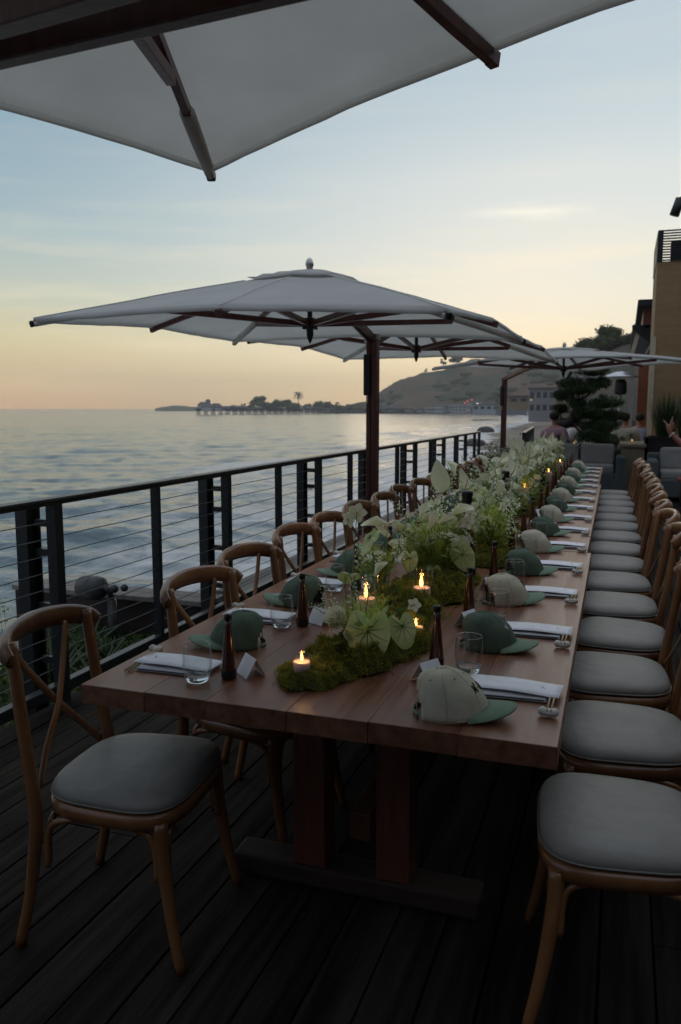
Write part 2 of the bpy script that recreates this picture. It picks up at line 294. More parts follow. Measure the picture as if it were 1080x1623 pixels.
    def build(s, name, mats, parent=None, loc=None, bevel=0, world=False):
        off = (0, 0, 0)
        if world and parent is not None: off = WL(parent)
        elif loc is not None and world: off = loc
        o = bpy.data.objects.new(name, s.mesh(name, mats, off)); col.objects.link(o)
        if parent is not None: o.parent = parent
        if loc is not None: o.location = loc
        if bevel: bv = o.modifiers.new('bevel', 'BEVEL'); bv.width = bevel; bv.segments = 2; bv.limit_method = 'ANGLE'; bv.harden_normals = False
        return o
def WL(o):
    v = Vector(o.location)
    while o.parent is not None: o = o.parent; v += Vector(o.location)
    return tuple(v)
def tag(o, label=None, cat=None, group=None, kind=None):
    if label: o['label'] = label
    if cat: o['category'] = cat
    if group: o['group'] = group
    if kind: o['kind'] = kind
    return o
def empty(name, loc, rz=0, **k):
    o = bpy.data.objects.new(name, None); col.objects.link(o); o.location = loc; o.rotation_euler = (0, 0, rz); o.empty_display_size = .1
    return tag(o, **k)
def ray(u, v, D):   # point D metres ahead seen at photo pixel (calibration only)
    f = 1262.0; cp, sp = math.cos(PITCH), math.sin(PITCH); cy, sy = math.cos(YAW), math.sin(YAW)
    F = Vector((-sy * cp, cy * cp, -sp)); Rr = Vector((cy, sy, 0)); U = Rr.cross(F); d = F * f + Rr * (u - 540) + U * (811.5 - v)
    return Vector((0, 0, 1.5)) + d * (D / math.hypot(d.x, d.y))
CH = {}
def kids(o): return [c for c in bpy.data.objects if c.parent == o]
def copy_tree(o, loc, rz=0, s=1.0, swap=None, _root=True, tree=None):
    if tree is None:
        tree = CH.get(o.name)
        if tree is None:
            tree = [(c, [(d, []) for d in kids(c)]) for c in kids(o)]; CH[o.name] = tree
    c = o.copy(); col.objects.link(c); c.location = loc; c.rotation_euler = (0, 0, rz); c.scale = (s, s, s)
    for k, sub in tree:
        d = k.copy(); col.objects.link(d); d.parent = c
        if swap and k.name.split('.')[0] in swap: d.data = swap[k.name.split('.')[0]]
        for e, _ in sub: f = e.copy(); col.objects.link(f); f.parent = d
    return c

# ------------------------------------------------------------------ setting: sea
SEA = -4.5
coast = [(-2, -60), (-3.5, -20), (-4.5, 0), (-5.5, 12), (-7, 25), (-11, 50), (-17, 90), (-24, 140), (-31, 190), (-36, 280), (-42, 400), (-60, 560), (-90, 760), (-135, 930), (-200, 1040), (-300, 1080), (-420, 1120), (-560, 1200), (-700, 1330)]
def coast_dist(X, Y):
    best = np.full(X.shape, 1e9)
    for (x0, y0), (x1, y1) in zip(coast[:-1], coast[1:]):
        dx, dy = x1 - x0, y1 - y0; t = np.clip(((X - x0) * dx + (Y - y0) * dy) / (dx * dx + dy * dy), 0, 1)
        d = np.hypot(X - x0 - t * dx, Y - y0 - t * dy)
        best = np.minimum(best, d)
    return best
def grid_mesh(name, X, Y, Z, mats, attr=None, kind='structure'):
    h, w_ = X.shape; me = bpy.data.meshes.new(name); me.vertices.add(h * w_)
    me.vertices.foreach_set('co', np.stack([X, Y, Z], -1).astype(np.float32).ravel())
    idx = np.arange(h * w_).reshape(h, w_); q = np.stack([idx[:-1, :-1], idx[:-1, 1:], idx[1:, 1:], idx[1:, :-1]], -1).reshape(-1, 4)
    me.loops.add(q.size); me.loops.foreach_set('vertex_index', q.ravel().astype(np.int32)); me.polygons.add(len(q))
    me.polygons.foreach_set('loop_start', (np.arange(len(q)) * 4).astype(np.int32)); me.polygons.foreach_set('loop_total', np.full(len(q), 4, np.int32))
    me.polygons.foreach_set('use_smooth', np.ones(len(q), bool)); me.update(calc_edges=True)
    for m_ in mats: me.materials.append(m_)
    if attr:
        for k, A in attr.items():
            a = me.attributes.new(k, 'FLOAT', 'POINT'); a.data.foreach_set('value', A.astype(np.float32).ravel())
    me.validate()
    o = bpy.data.objects.new(name, me); col.objects.link(o)
    if kind: o['kind'] = kind
    return o
rs = np.concatenate([np.geomspace(2.5, 300, 330), np.geomspace(306, 30000, 70)])
th = np.radians(np.concatenate([np.linspace(-200, -62, 60), np.linspace(-61.5, 12, 430), np.linspace(13, 60, 20)]))
RR, TT = np.meshgrid(rs, th, indexing='ij'); X = RR * np.sin(TT) - 1.0; Y = RR * np.cos(TT)
rg = np.random.RandomState(3); Zw = np.zeros_like(X)
for k in range(46):
    lam = 1.0 * 1.12 ** (k % 23) * (1 + .2 * rg.rand()); ang = R(100) + rg.normal(0, .55); ph = rg.rand() * 6.28
    cell = RR * (np.radians(73.5) / 430); fade = np.clip(1.5 - cell * 4 / lam, 0, 1)
    Zw += 0.0080 * lam ** .45 * fade * np.sin((X * math.cos(ang) + Y * math.sin(ang)) * 2 * math.pi / lam + ph + .8 * np.sin(X * .09 + Y * .05 + k))
CD = coast_dist(X, Y)
fo = np.exp(-CD / 6.0) * .85 + 0.12 * np.exp(-CD / 25.) + .12 * np.exp(-((X + 24) ** 2 + (Y - 52) ** 2 * .15) / 260.0)
fo = fo + .5 * (1 - .8 * (Y < 60)) * np.exp(-((CD - 17 - 5 * np.sin(Y * .11)) / 4.5) ** 2) * (Y < 700) * (0.6 + .4 * np.sin(Y * .07 + 1.5))
Zw += .35 * np.exp(-((CD - 17 - 5 * np.sin(Y * .11)) / 4) ** 2) * (RR < 300)
def water_mat():
    m = bpy.data.materials.new('sea_water'); m.use_nodes = True; t = m.node_tree; b = t.nodes['Principled BSDF']
    b.inputs['Base Color'].default_value = (0.03, 0.065, 0.085, 1); b.inputs['Roughness'].default_value = 0.16; b.inputs['IOR'].default_value = 1.33
    ge = N(t, 'ShaderNodeNewGeometry'); bumps = None
    for (scl, st, dist) in ((0.30, (0.5, 1.0, 1), .17), (1.5, (0.65, 1, 1), .085), (5.0, (.8, 1, 1), .025)):
        mp_ = N(t, 'ShaderNodeMapping'); mp_.inputs['Scale'].default_value = st; mp_.inputs['Rotation'].default_value = (0, 0, R(12)); t.links.new(ge.outputs['Position'], mp_.inputs[0])
        n_ = N(t, 'ShaderNodeTexNoise'); n_.inputs['Scale'].default_value = scl; n_.inputs['Detail'].default_value = 3; n_.inputs['Distortion'].default_value = .4; t.links.new(mp_.outputs[0], n_.inputs['Vector'])
        bp = N(t, 'ShaderNodeBump'); bp.inputs['Distance'].default_value = dist; bp.inputs['Strength'].default_value = .55; t.links.new(n_.outputs[0], bp.inputs['Height'])
        if bumps: t.links.new(bumps.outputs[0], bp.inputs['Normal'])
        bumps = bp
    t.links.new(bumps.outputs[0], b.inputs['Normal'])
    d = N(t, 'ShaderNodeBsdfDiffuse'); d.inputs[0].default_value = (0.62, 0.61, 0.60, 1)
    at = N(t, 'ShaderNodeAttribute', attribute_name='foam')
    nf = N(t, 'ShaderNodeTexNoise'); nf.inputs['Scale'].default_value = .35; nf.inputs['Detail'].default_value = 9; nf.inputs['Roughness'].default_value = .68; nf.inputs['Distortion'].default_value = .6
    mpf = N(t, 'ShaderNodeMapping'); mpf.inputs['Scale'].default_value = (1, .55, 1); t.links.new(ge.outputs['Position'], mpf.inputs[0]); t.links.new(mpf.outputs[0], nf.inputs['Vector'])
    su = N(t, 'ShaderNodeMath', operation='MULTIPLY_ADD'); t.links.new(at.outputs['Fac'], su.inputs[0]); su.inputs[1].default_value = .55; t.links.new(nf.outputs[0], su.inputs[2])
    rp = ramp(t, [(.60, 0.), (.85, .85)]); t.links.new(su.outputs[0], rp.inputs[0])
    mx = N(t, 'ShaderNodeMixShader'); t.links.new(rp.outputs[0], mx.inputs[0]); t.links.new(b.outputs[0], mx.inputs[1]); t.links.new(d.outputs[0], mx.inputs[2]); t.links.new(mx.outputs[0], t.nodes['Material Output'].inputs[0])
    return m
grid_mesh('sea', X, Y, Zw + SEA, [water_mat()], {'foam': fo})

# ------------------------------------------------------------------ setting: shore, hills
st = []
for i in range(len(coast) - 1):
    n_ = max(2, int(math.dist(coast[i], coast[i + 1]) / 12)); n_ = min(n_, 14)
    for k in range(n_): t_ = k / n_; st.append((coast[i][0] * (1 - t_) + coast[i + 1][0] * t_, coast[i][1] * (1 - t_) + coast[i + 1][1] * t_))
st.append(coast[-1]); offs = [-8, 0, 4, 9, 16, 26, 45, 90, 200, 500, 1500]; zs = [-6.2, -4.62, -4.3, -3.9, -3.0, -1.6, -.6, 0.5, 4, 10, 12]
SX = []; SY = []; SZ = []
for i, (x, y) in enumerate(st):
    a = st[max(0, i - 6)]; b = st[min(len(st) - 1, i + 6)]; d = Vector((b[0] - a[0], b[1] - a[1])).normalized(); nn = Vector((d.y, -d.x))
    if y < 900: nn = Vector((1, .05 + .15 * y / 900)).normalized()
    SX.append([x + nn.x * o for o in offs]); SY.append([y + nn.y * o for o in offs])
    SZ.append([(z - (2.2 if (o > 0 and y < 40) else 0)) + .25 * mnoise.noise(Vector((x * .07, y * .05, o))) for z, o in zip(zs, offs)])
grid_mesh('beach', np.array(SX), np.array(SY), np.array(SZ), [M['sand']])
def hill(name, ridge, base_frac, zb, depth, seed, amp, material, rows=40):
    rid = [ray(u, v, D) for u, v, D in ridge]; n = len(ridge); cols = 150; Xh = []; Yh = []; Zh = []
    for j in range(rows):
        v = j / (rows - 1); rx = []; ry = []; rz = []
        for i in range(cols):
            t = i / (cols - 1) * (n - 1); k = min(int(t), n - 2); q = t - k; q = q * q * (3 - 2 * q) * .5 + q * .5; p = rid[k].lerp(rid[k + 1], q)
            dirv = Vector((p.x, p.y)); L = dirv.length; dirv.normalize(); base = base_frac * L
            if v < .7:
                s_ = v / .7; rr = base + (L - base) * s_; z = zb + (p.z - zb) * (s_ ** .85)
            else: s_ = (v - .7) / .3; rr = L + depth * s_; z = p.z - (p.z - zb) * s_ * .6
            am = amp * math.sin(min(1, v / .7) * math.pi * .5 + .12) * (1 if v < .7 else 1)
            ns = mnoise.fractal(Vector((dirv.x * L * 6 / 1000 + seed, rr * 2.2 / 1000, dirv.y)) * 3, 1.0, 2.0, 6)
            gl = abs(mnoise.noise(Vector((dirv.x * L * .018, rr * .004, seed))))
            z += am * (ns * .6 - gl * (1 - abs(2 * min(v / .7, 1) - 1)) * 1.6)
            rx.append(dirv.x * rr); ry.append(dirv.y * rr); rz.append(z)
        Xh.append(rx); Yh.append(ry); Zh.append(rz)
    return grid_mesh(name, np.array(Xh), np.array(Yh), np.array(Zh), [material])
hill_o = hill('hill', [(505, 655, 1500), (545, 648, 1450), (575, 638, 1380), (600, 624, 1350), (625, 610, 1320), (650, 597, 1300), (690, 584, 1280), (740, 574, 1250), (800, 567, 1200), (860, 559, 1150), (930, 552, 1100), (1000, 545, 1050), (1100, 535, 1000), (1250, 530, 950)], .80, 0, 500, 3.1, 14, M['hill'])
hill('bluff', [(905, 640, 260), (925, 590, 240), (940, 548, 225), (980, 540, 210), (1040, 532, 200), (1140, 530, 190)], .55, 0, 120, 8.3, 3, M['hillnear'])
hill('headland', [(246, 648, 2300), (258, 645, 2300), (275, 643, 2300), (295, 644, 2300), (315, 645, 2250), (345, 644, 2200), (400, 643, 2100), (520, 642, 1900)], .93, -4, 300, 5.5, 3, M['hilldark'], rows=16)

sc_ = G(); hv = hill_o.data.vertices; rr2 = random.Random(9)
for _ in range(260):
    v = hv[rr2.randrange(150 * 5, 150 * 23)].co; p = Vector(v) + Vector((rr2.uniform(-18, 18), rr2.uniform(-12, 12), 0)); 
    if mnoise.noise(Vector((p.x * .012, p.z * .03, 2))) < -.12: continue
    r_ = rr2.uniform(2, 8); sc_.ball(p - Vector((0, 0, r_ * .25)), (r_ * 1.6, r_ * 1.6, r_ * .6), 7, 5)
tag(sc_.build('hill_scrub', M['hilldark']), 'dark scrub scattered over the brown hillside', kind='stuff')
# ------------------------------------------------------------------ deck
deck = G().box((0.75, 7.6, -0.14), (6.9, 21.4, 0.14)).build('deck', M['joist']); tag(deck, 'dark plank terrace deck under the long table', kind='structure')
P0 = 0.142; boards = []
for Lb in (5.35,):
    for k in range(4): boards.append(G().box((0, 0, 0), (0.134, Lb - .006, 0.03)).mesh('deck_board', M['deck']))
x = -2.70 + P0 / 2; ci = 0
while x < 4.15:
    offy = -3.1 + random.choice((0, .9, 1.8, 2.7)) - 2.7; yy = offy
    while yy < 18.25:
        y0, y1 = max(yy, -3.1), min(yy + 5.35, 18.25)
        if y1 - y0 > .1:
            o = bpy.data.objects.new('deck_board', boards[ci % 4]); col.objects.link(o); o.parent = deck
            o.location = (x + uni(-.0015, .0015), (y0 + y1) / 2, -0.015 + uni(-.0012, .0012)); o.scale = (1, (y1 - y0) / 5.35, 1)
        yy += 5.35
    x += P0; ci += 1
G().box((-2.715, 7.6, -0.12), (0.03, 21.4, 0.2)).build('deck_edge', M['joist'], deck)

# ------------------------------------------------------------------ railing
rx = -2.67; YE = 15.75
rail = empty('cable_railing', (rx, 3.25, 0), label='long black cable railing along the sea edge of the deck', cat='railing')
G().box((rx, (YE - 3) / 2 + .0, 1.055), (0.075, YE + 3, 0.016)).box((rx, (YE - 3) / 2, 1.036), (0.04, YE + 2.98, 0.022)).build('top_rail', M['railtop'], rail, world=True, bevel=.003)
G().box((rx, (YE - 3) / 2, 0.105), (0.05, YE + 2.98, 0.012)).build('bottom_rail', M['railtop'], rail, world=True, bevel=.002)
G().box((rx + .018, (YE - 3) / 2, 0.075), (0.012, YE + 2.98, 0.045)).build('bottom_rail', M['rail'], rail, world=True)
pd = G().box((0, 0, 0.515), (0.055, 0.06, 1.03)).mesh('post', M['rail']); pt = G().box((0, 0, 0.515), (0.05, 0.035, 1.03)).mesh('post', M['rail'])
ob_ = G().box((0, 0, .35), (.07, .012, 1.36)).box((-.0, .045, .35), (.012, .078, 1.36)).box((0, .09, .35), (.07, .012, 1.36)).mesh('outer_post', M['rail'])
br = G().box((0, 0, 0), (.075, .03, .035)).mesh('bracket', M['rail'])
k = -3
while True:
    y = 3.25 + .92 * k
    if y > YE - .2: break
    if y > -2.9:
        dbl = (k % 2 == 0)
        o = bpy.data.objects.new('post', pd if dbl else pt); col.objects.link(o); o.parent = rail; o.location = (0, y - 3.25, 0)
        if dbl:
            o = bpy.data.objects.new('outer_post', ob_); col.objects.link(o); o.parent = rail; o.location = (-.165, y - 3.25 - .045, 0)
            for zb in (.22, .5, .78, .93):
                o = bpy.data.objects.new('bracket', br); col.objects.link(o); o.parent = rail; o.location = (-.075, y - 3.25, zb)
    k += 1
o = bpy.data.objects.new('post', pt); col.objects.link(o); o.parent = rail; o.location = (0, YE - 3.27, 0)
for k in range(10):
    z = .11 + (k + 1) * (1.03 - .11) / 11
    pts = []; y = -2.9
    while y < YE - .02: pts.append((rx, y, z + (0 if len(pts) % 2 == 0 else -.003))); y += .46
    G().tube(pts, .0027, 5).build('cable', M['cable'], rail, world=True)
# farther railing section beside the dining guests
r2 = empty('cable_railing', (-2.0, 17.2, 0), label='short dark railing section beyond the planting beside the guest in pink', cat='railing')
a = Vector((-1.95, 16.9, 0)); b = Vector((-2.35, 22.6, 0))
G().beam(a + Vector((0, 0, 1.0)), b + Vector((0, 0, 1.0)), .07, .03).build('top_rail', M['railtop'], r2, world=True)
for k in range(7):
    p = a.lerp(b, k / 6); G().box((p.x, p.y, .5), (.05, .07, .98)).build('post', M['rail'], r2, world=True)
for k in range(6): G().beam(a + Vector((0, 0, .15 + .14 * k)), b + Vector((0, 0, .15 + .14 * k)), .006, .006).build('cable', M['cable'], r2, world=True)

# ------------------------------------------------------------------ planter beyond railing
pb = G().box((-3.5, 1.6, -.62), (1.5, 7.6, .5)).build('planting_bed', M['soil']); tag(pb, kind='structure')
lw = empty('wooden_ledge', (-3.6, 5.5, -.9), label='weathered wooden ledge bordering the planting bed outside the railing', cat='ledge')
for k in range(2): G().box((-3.95, 5.45 + .15 * k, -.02), (1.9, .142, .04)).build('plank', M['ledge'], lw, world=True, bevel=.004)
for k in range(2):
    for j in range(3): G().box((-2.93 - .15 * k, 5.6 + .15 + 1.78 + j * 3.52, -.02 if 1 else 0), (.142, 3.5, .04)).build('plank', M['ledge'], lw, world=True, bevel=.004)
G().box((-4.0, 5.52, -.55), (1.8, .2, 1.0)).box((-3.0, 10.8, -.55), (.2, 10.4, 1.0)).build('retaining_wall', M['darkwood'], lw, world=True)
cg = G(); rr_ = random.Random(4)
for _ in range(26000):
    x = uni(-4.2, -2.76); y = uni(.6, 5.35) if rnd() < .8 else uni(-2, 5.35)
    h = .05 + .10 * max(0, mnoise.noise(Vector((x * 2.2, y * 2.2, 0))) + .3)
    z = -.37 + h + .12 * mnoise.noise(Vector((x * .9, y * .9, 4)))
    cg.leafcloud((x, y, z - rnd() * h), .01, 1, .035, shell=.0, upb=.4, asp=.6)
tag(cg.build('ground_cover', M['cover']), 'low green ground cover filling the planting bed below the railing', kind='stuff')
def agave(name, n, L, wd, m, spread=.9):
    g = G(); 
    for k in range(n):
        a = k * 2.4 + uni(-.2, .2); t = spread * (k / n) ** .7 + .12; l = L * uni(.75, 1.1)
        d = Vector((math.cos(a) * math.sin(t), math.sin(a) * math.sin(t), math.cos(t))); s = Vector((-math.sin(a), math.cos(a), 0)); up = s.cross(d)
        rows = []
        for q in range(6):
            f = q / 5; c = d * l * f + Vector((0, 0, -.25 * l * f * f * math.sin(t))); wv = wd * (math.sin(min(1, f * 1.25 + .25) * math.pi * .98) + .1) * (1 if f < 1 else 0)
            rows.append([c - s * wv, c - up * wv * .45, c + s * wv])
        g.grid(rows); g.grid([[r[0], r[1] * 1 + up * -.01, r[2]] for r in rows], flip=True)
    return g.mesh(name, m)
ag = [agave('succulent', 22, .26, .022, M['succ']), agave('succulent', 26, .17, .03, M['succ'], 1.2), agave('succulent', 16, .34, .018, M['succ'], .7)]
sp = [(-3.15, 4.7, 0), (-3.3, 4.35, 2), (-2.98, 4.5, 0), (-3.5, 4.75, 0), (-3.6, 4.3, 2), (-3.05, 4.0, 1), (-3.35, 3.75, 1), (-3.75, 4.85, 2), (-2.95, 3.55, 1), (-3.6, 3.5, 0), (-3.2, 3.1, 2), (-3.0, 2.6, 1), (-3.5, 2.8, 0), (-2.95, 5.0, 0)]
slab = ['spiky succulent right under the grey floodlight', 'tall spiky succulent behind the second chair', 'succulent close to the railing behind first chair back', 'succulent below the ledge corner', 'slim succulent left of the floodlight post', 'broad low rosette near the bottom rail', 'low rosette in the middle of the bed', 'tall succulent nearest the sea ledge', 'small rosette by the near double post', 'green succulent under the railing wires far left', 'spiky succulent low at the left edge', 'rosette beside the deck edge at far left', 'succulent at the left edge of the photo', 'succulent below the thin railing post']
for (x, y, k), lb in zip(sp, slab):
    o = bpy.data.objects.new('succulent_plant', ag[k]); col.objects.link(o); o.location = (x, y, -.36); o.rotation_euler = (uni(-.1, .1), uni(-.1, .1), uni(0, 6)); s_ = uni(.9, 1.25); o.scale = (s_,) * 3
    tag(o, lb, 'plant', 'succulents in the bed below the railing')
for i, (x, y, h) in enumerate([(-3.05, 3.3, .95), (-3.1, 2.75, .72), (-3.9, 3.9, .8)]):
    t = empty('wispy_plant', (x, y, -.37), label=['thin wild stem with tiny leaves rising beside the double railing post', 'thin leafy stem at the left edge rising past the railing wires', 'wispy stem rising in front of the floodlight'][i], cat='plant')
    g = G(); lf = G()
    for q in range(3):
        a = uni(0, 6); pts = cr([(0, 0, 0), (.04 * math.cos(a), .04 * math.sin(a), h * .5), (.1 * math.cos(a), .1 * math.sin(a), h * uni(.8, 1.))], 5); g.tube(pts, [.003, .0012], 4)
        for p in pts[5:]:
            for _ in range(2): lf.leafcloud(p + Vector((uni(-.04, .04), uni(-.04, .04), uni(-.02, .04))), .005, 2, .022)
    g.build('stem', M['stem'], t); lf.build('leaf', M['leafgreen'], t)['kind'] = 'stuff'
# floodlight
fl = empty('floodlight', (-3.83, 5.15, -.4), label='grey cylindrical floodlight on a short post by the wooden ledge', cat='light')
G().tube([(-3.72, 5.15, -.4), (-3.72, 5.15, .02)], .035, 10).build('post', M['flood'], fl, world=True)
G().lathe([(0, -.13), (.088, -.13), (.095, -.12), (.095, .06), (.085, .09), (.06, .13), (.0, .14)], n=18).build('lamp_housing', M['flood'], fl, world=False, loc=(-.06, 0, .50)).rotation_euler = (R(84), 0, R(68))
G().lathe([(0, 0), (.05, 0), (.06, .02), (.06, .12), (.045, .15), (0, .155)], n=14).build('ballast', M['flood'], fl, loc=(.05, .0, .53)).rotation_euler = (R(85), 0, R(-75))
G().tube([(-3.72, 5.15, .02), (-3.72, 5.12, .1), (-3.76, 5.1, .13)], .022, 8).ball((-3.66, 5.1, .12), .035).ball((-3.58, 5.12, .13), .03).build('swivel', M['flood'], fl, world=True)

# ------------------------------------------------------------------ umbrellas
def umbrella(center, rot, side, zc, tilt, apex_h, hub_dz, pole, pole_top, label, rise=.05, arm=True, kk=5):
    cx, cy = center; h2 = side / 2
    def W(a, b, dz=0):   # a,b in -1..1
        lx, ly = a * h2, b * h2
        return Vector((cx + lx * math.cos(rot) - ly * math.sin(rot), cy + lx * math.sin(rot) + ly * math.cos(rot), zc + tilt[0] * lx + tilt[1] * ly + dz))
    root = empty('cantilever_umbrella', (pole[0], pole[1], 0), label=label, cat='umbrella', group='cream wooden armed umbrellas over the terrace')
    def surf(a, b):
        m_ = max(abs(a), abs(b)); mn = min(abs(a), abs(b))
        r_ = m_; t = mn / m_ if m_ > 1e-6 else 0
        z = apex_h * ((1 - r_) * 1.12 - .12 * (1 - r_) ** 3) + rise * (1 - t ** 1.6) * r_
        # cloth sags between ribs (t=0 mid rib, t=1 corner rib)
        z -= .014 * math.sin(math.pi * t) * math.sin(math.pi * min(1, r_ * .9))
        ed = 1 - .008 * math.sin(math.pi * min(1, t)) * (r_ ** 3)
        z += .010 * mnoise.noise(Vector((a * 3.1 + cx, b * 3.1 + cy, 1.7))) * min(1, r_ * 2) + .004 * mnoise.noise(Vector((a * 11, b * 11, cy))) * r_
        return W(a * ed, b * ed, z)
    def per_(k, n_=48):
        q = (k / n_ * 4) % 4; e_ = int(q); f_ = -1 + 2 * (q - e_); return [(f_, -1), (1, f_), (-f_, 1), (-1, -f_)][e_]
    rows = [[surf(per_(k)[0] * r_, per_(k)[1] * r_) for k in range(49)] for r_ in np.linspace(0.001, 1, 13)]
    g = G().grid(rows); o = g.build('canopy', M['canopy'], root, world=True)
    sm_ = G()
    for q in range(0, 48, 6):
        pa, pb = per_(q); sm_.tube([surf(pa * r_, pb * r_) + Vector((0, 0, .004)) for r_ in np.linspace(.26, 1, 10)], .004, 4)
    sm_.v = [tuple(Vector(q) - Vector(root.location)) for q in sm_.v]; sm_.build('seam', M['sleeve'], o)
    so = o.modifiers.new('thick', 'SOLIDIFY'); so.thickness = .003; so.offset = 0
    hem = G(); per = [(-1 + 2 * i / 24, -1) for i in range(24)] + [(1, -1 + 2 * i / 24) for i in range(24)] + [(1 - 2 * i / 24, 1) for i in range(24)] + [(-1, 1 - 2 * i / 24) for i in range(25)]
    rws = [[surf(*p) + Vector((0, 0, .004)) for p in per], [surf(*p) + Vector((0, 0, -.028)) for p in per]]
    rws = [[q - Vector(root.location) for q in r_] for r_ in rws]; hm = hem.grid(rws).build('hem', M['canopy'], o); so = hm.modifiers.new('t', 'SOLIDIFY'); so.thickness = .003
    v = G(); vr = [[surf(a * .25, b * .25) + Vector((0, 0, .028 + .022 * (1 - max(abs(a), abs(b)) ** 2) - .03 * (1 - max(abs(a), abs(b))) ** 2)) for b in np.linspace(-1, 1, 9)] for a in np.linspace(-1, 1, 9)]
    vo = v.grid(vr, flip=True).build('vent_cap', M['canopy'], root, world=True); so = vo.modifiers.new('t', 'SOLIDIFY'); so.thickness = .004
    top = surf(0, 0) + Vector((0, 0, .018))
    G().lathe([(0, 0), (.03, 0), (.026, .02), (.034, .035), (.034, .055), (.022, .085), (0, .1)], tuple(top), 12).build('finial', M['steel'], root, world=True)
    hub = W(0, 0, hub_dz - .055)
    G().tube([hub + Vector((0, 0, .0)), top], .022, 8).box(tuple(hub + Vector((0, 0, .02))), (.10, .10, .09)).lathe([(.03, -.0), (.03, -.05), (.015, -.10), (0, -.12)], tuple(hub + Vector((0, 0, -.02))), 10).build('hub', M['umetal'], root, world=True, bevel=.006)
    for i, (a, b) in enumerate([(1, 0), (1, 1), (0, 1), (-1, 1), (-1, 0), (-1, -1), (0, -1), (1, -1)]):
        cor = abs(a) + abs(b) == 2; e = surf(a, b); p = [surf(a * t, b * t) + Vector((0, 0, -.035)) for t in np.linspace(.06, 1.0, 9)]
        if cor:
            G_ = G();
            for q in range(8): G_.beam(p[q], p[q + 1] + (p[q + 1] - p[q]) * .02, .032, .042)
            rb = G_.build('rib', M['uwood'], root, world=True, bevel=.003)
            G().tube([p[q] + Vector((0, 0, -.002)) for q in range(kk, 9)], [.031, .031, .028, .024], 10, flat=(.9, 1.0)).build('pocket_sleeve', M['sleeve'], rb, world=True)
            G().beam(p[8], p[8] + (p[8] - p[7]).normalized() * .03, .042, .045).build('rib_tip', M['umetal'], rb, world=True, bevel=.01)
        else:
            G_ = G();
            for q in range(8): G_.beam(p[q], p[q + 1] + (p[q + 1] - p[q]) * .02, .032, .042)
            G_.beam(p[8], p[8] + (p[8] - p[7]).normalized() * .035, .034, .046)
            G_.build('rib', M['uwood'], root, world=True, bevel=.003)
        m = surf(a * .64, b * .64) + Vector((0, 0, -.065)); hd = (m - hub); hd.z = 0; hd.normalize()
        G().beam(hub + hd * .05 + Vector((0, 0, .02)), m, .034, .044).build('strut', M['uwood'], root, world=True, bevel=.003)
    px, py = pole
    G().box((px - .026, py, pole_top / 2), (.042, .1, pole_top)).box((px + .03, py, pole_top / 2 + .02), (.055, .11, pole_top)).build('pole', M['uwood'], root, world=True, bevel=.005)
    G().box((px, py, .02), (.5, .5, .04)).build('base_plate', M['umetal'], root, world=True, bevel=.005)
    G().box((px - .035, py - .03, pole_top - .36), (.07, .10, .40)).build('crank_housing', M['umetal'], root, world=True, bevel=.01)
    G().box((px + .0, py, pole_top + .01), (.13, .12, .05)).box((px - .03, py - .06, pole_top - .58), (.012, .012, .12)).build('pole_cap', M['steel'], root, world=True, bevel=.004)
    if arm:
        A = Vector((px, py, pole_top)); T = top + Vector((0, 0, -.07)); Cn = surf(0, 0)
        d2 = Vector((T.x - A.x, T.y - A.y, 0)).normalized(); sd_ = Vector((-d2.y, d2.x, 0)) * .028
        arm_pts = [A + Vector((0, 0, -.02))] + [A.lerp(Vector((T.x, T.y, T.z)), t_) for t_ in (.3, .6, .95)]
        pth = []
        for q, p in enumerate(arm_pts):
            if q:   # keep the arm just below the cloth
                rel = Vector((p.x - cx, p.y - cy, 0)); la = (rel.x * math.cos(rot) + rel.y * math.sin(rot)) / h2; lb = (-rel.x * math.sin(rot) + rel.y * math.cos(rot)) / h2
                if max(abs(la), abs(lb)) < 1: p = Vector((p.x, p.y, min(p.z, surf(la, lb).z - .08)))
            pth.append(p)
        for s_ in (1, -1):
            g = G()
            for q in range(3): g.beam(pth[q] + sd_ * s_, pth[q + 1] + sd_ * s_, .024, .07)
            g.build('arm', M['uwood'], root, world=True, bevel=.004)
    return root
umbrella((-2.46, 6.205), R(-1.3), 3.0, 2.15, (-.02, .03), .45, .075, (-2.36, 7.62), 2.19, 'nearer whole cream square umbrella over the railing, second from camera')
umbrella((-2.43, 9.65), R(-1.5), 3.0, 2.21, (-.029, -.012), .42, .05, (-2.535, 8.16), 2.2, 'cream umbrella half hidden behind the nearer one, above the pole')
umbrella((-1.02, 14.4), R(40), 3.3, 2.25, (0.0, 0.0), .27, -.03, (-2.33, 16.6), 2.12, 'farthest cream umbrella seen edge on before the tan tower')
u1p = ray(-330, 160, 2.6)
u1 = umbrella((-1.112, 1.299), R(-26.5), 3.0, 2.575, (0, 0), .32, -.012, (u1p.x, u1p.y), u1p.z - .06, 'large cream umbrella overhead cropped at the top of the photo', arm=False, kk=6)
G().beam(u1p, ray(560, -55, 1.45), .04, .062).build('arm', M['uwood'], u1, world=True, bevel=.004)
for e_ in (ray(560, -55, 1.45), ray(260, -70, 1.45)): G().beam(e_, Vector((-1.112, 1.299, 2.78)), .04, .05).build('brace', M['uwood'], u1, world=True, bevel=.004)
G().beam(u1p + Vector((0, -.02, .05)), ray(260, -70, 1.45), .05, .09).build('arm', M['uwood'], u1, world=True, bevel=.004)

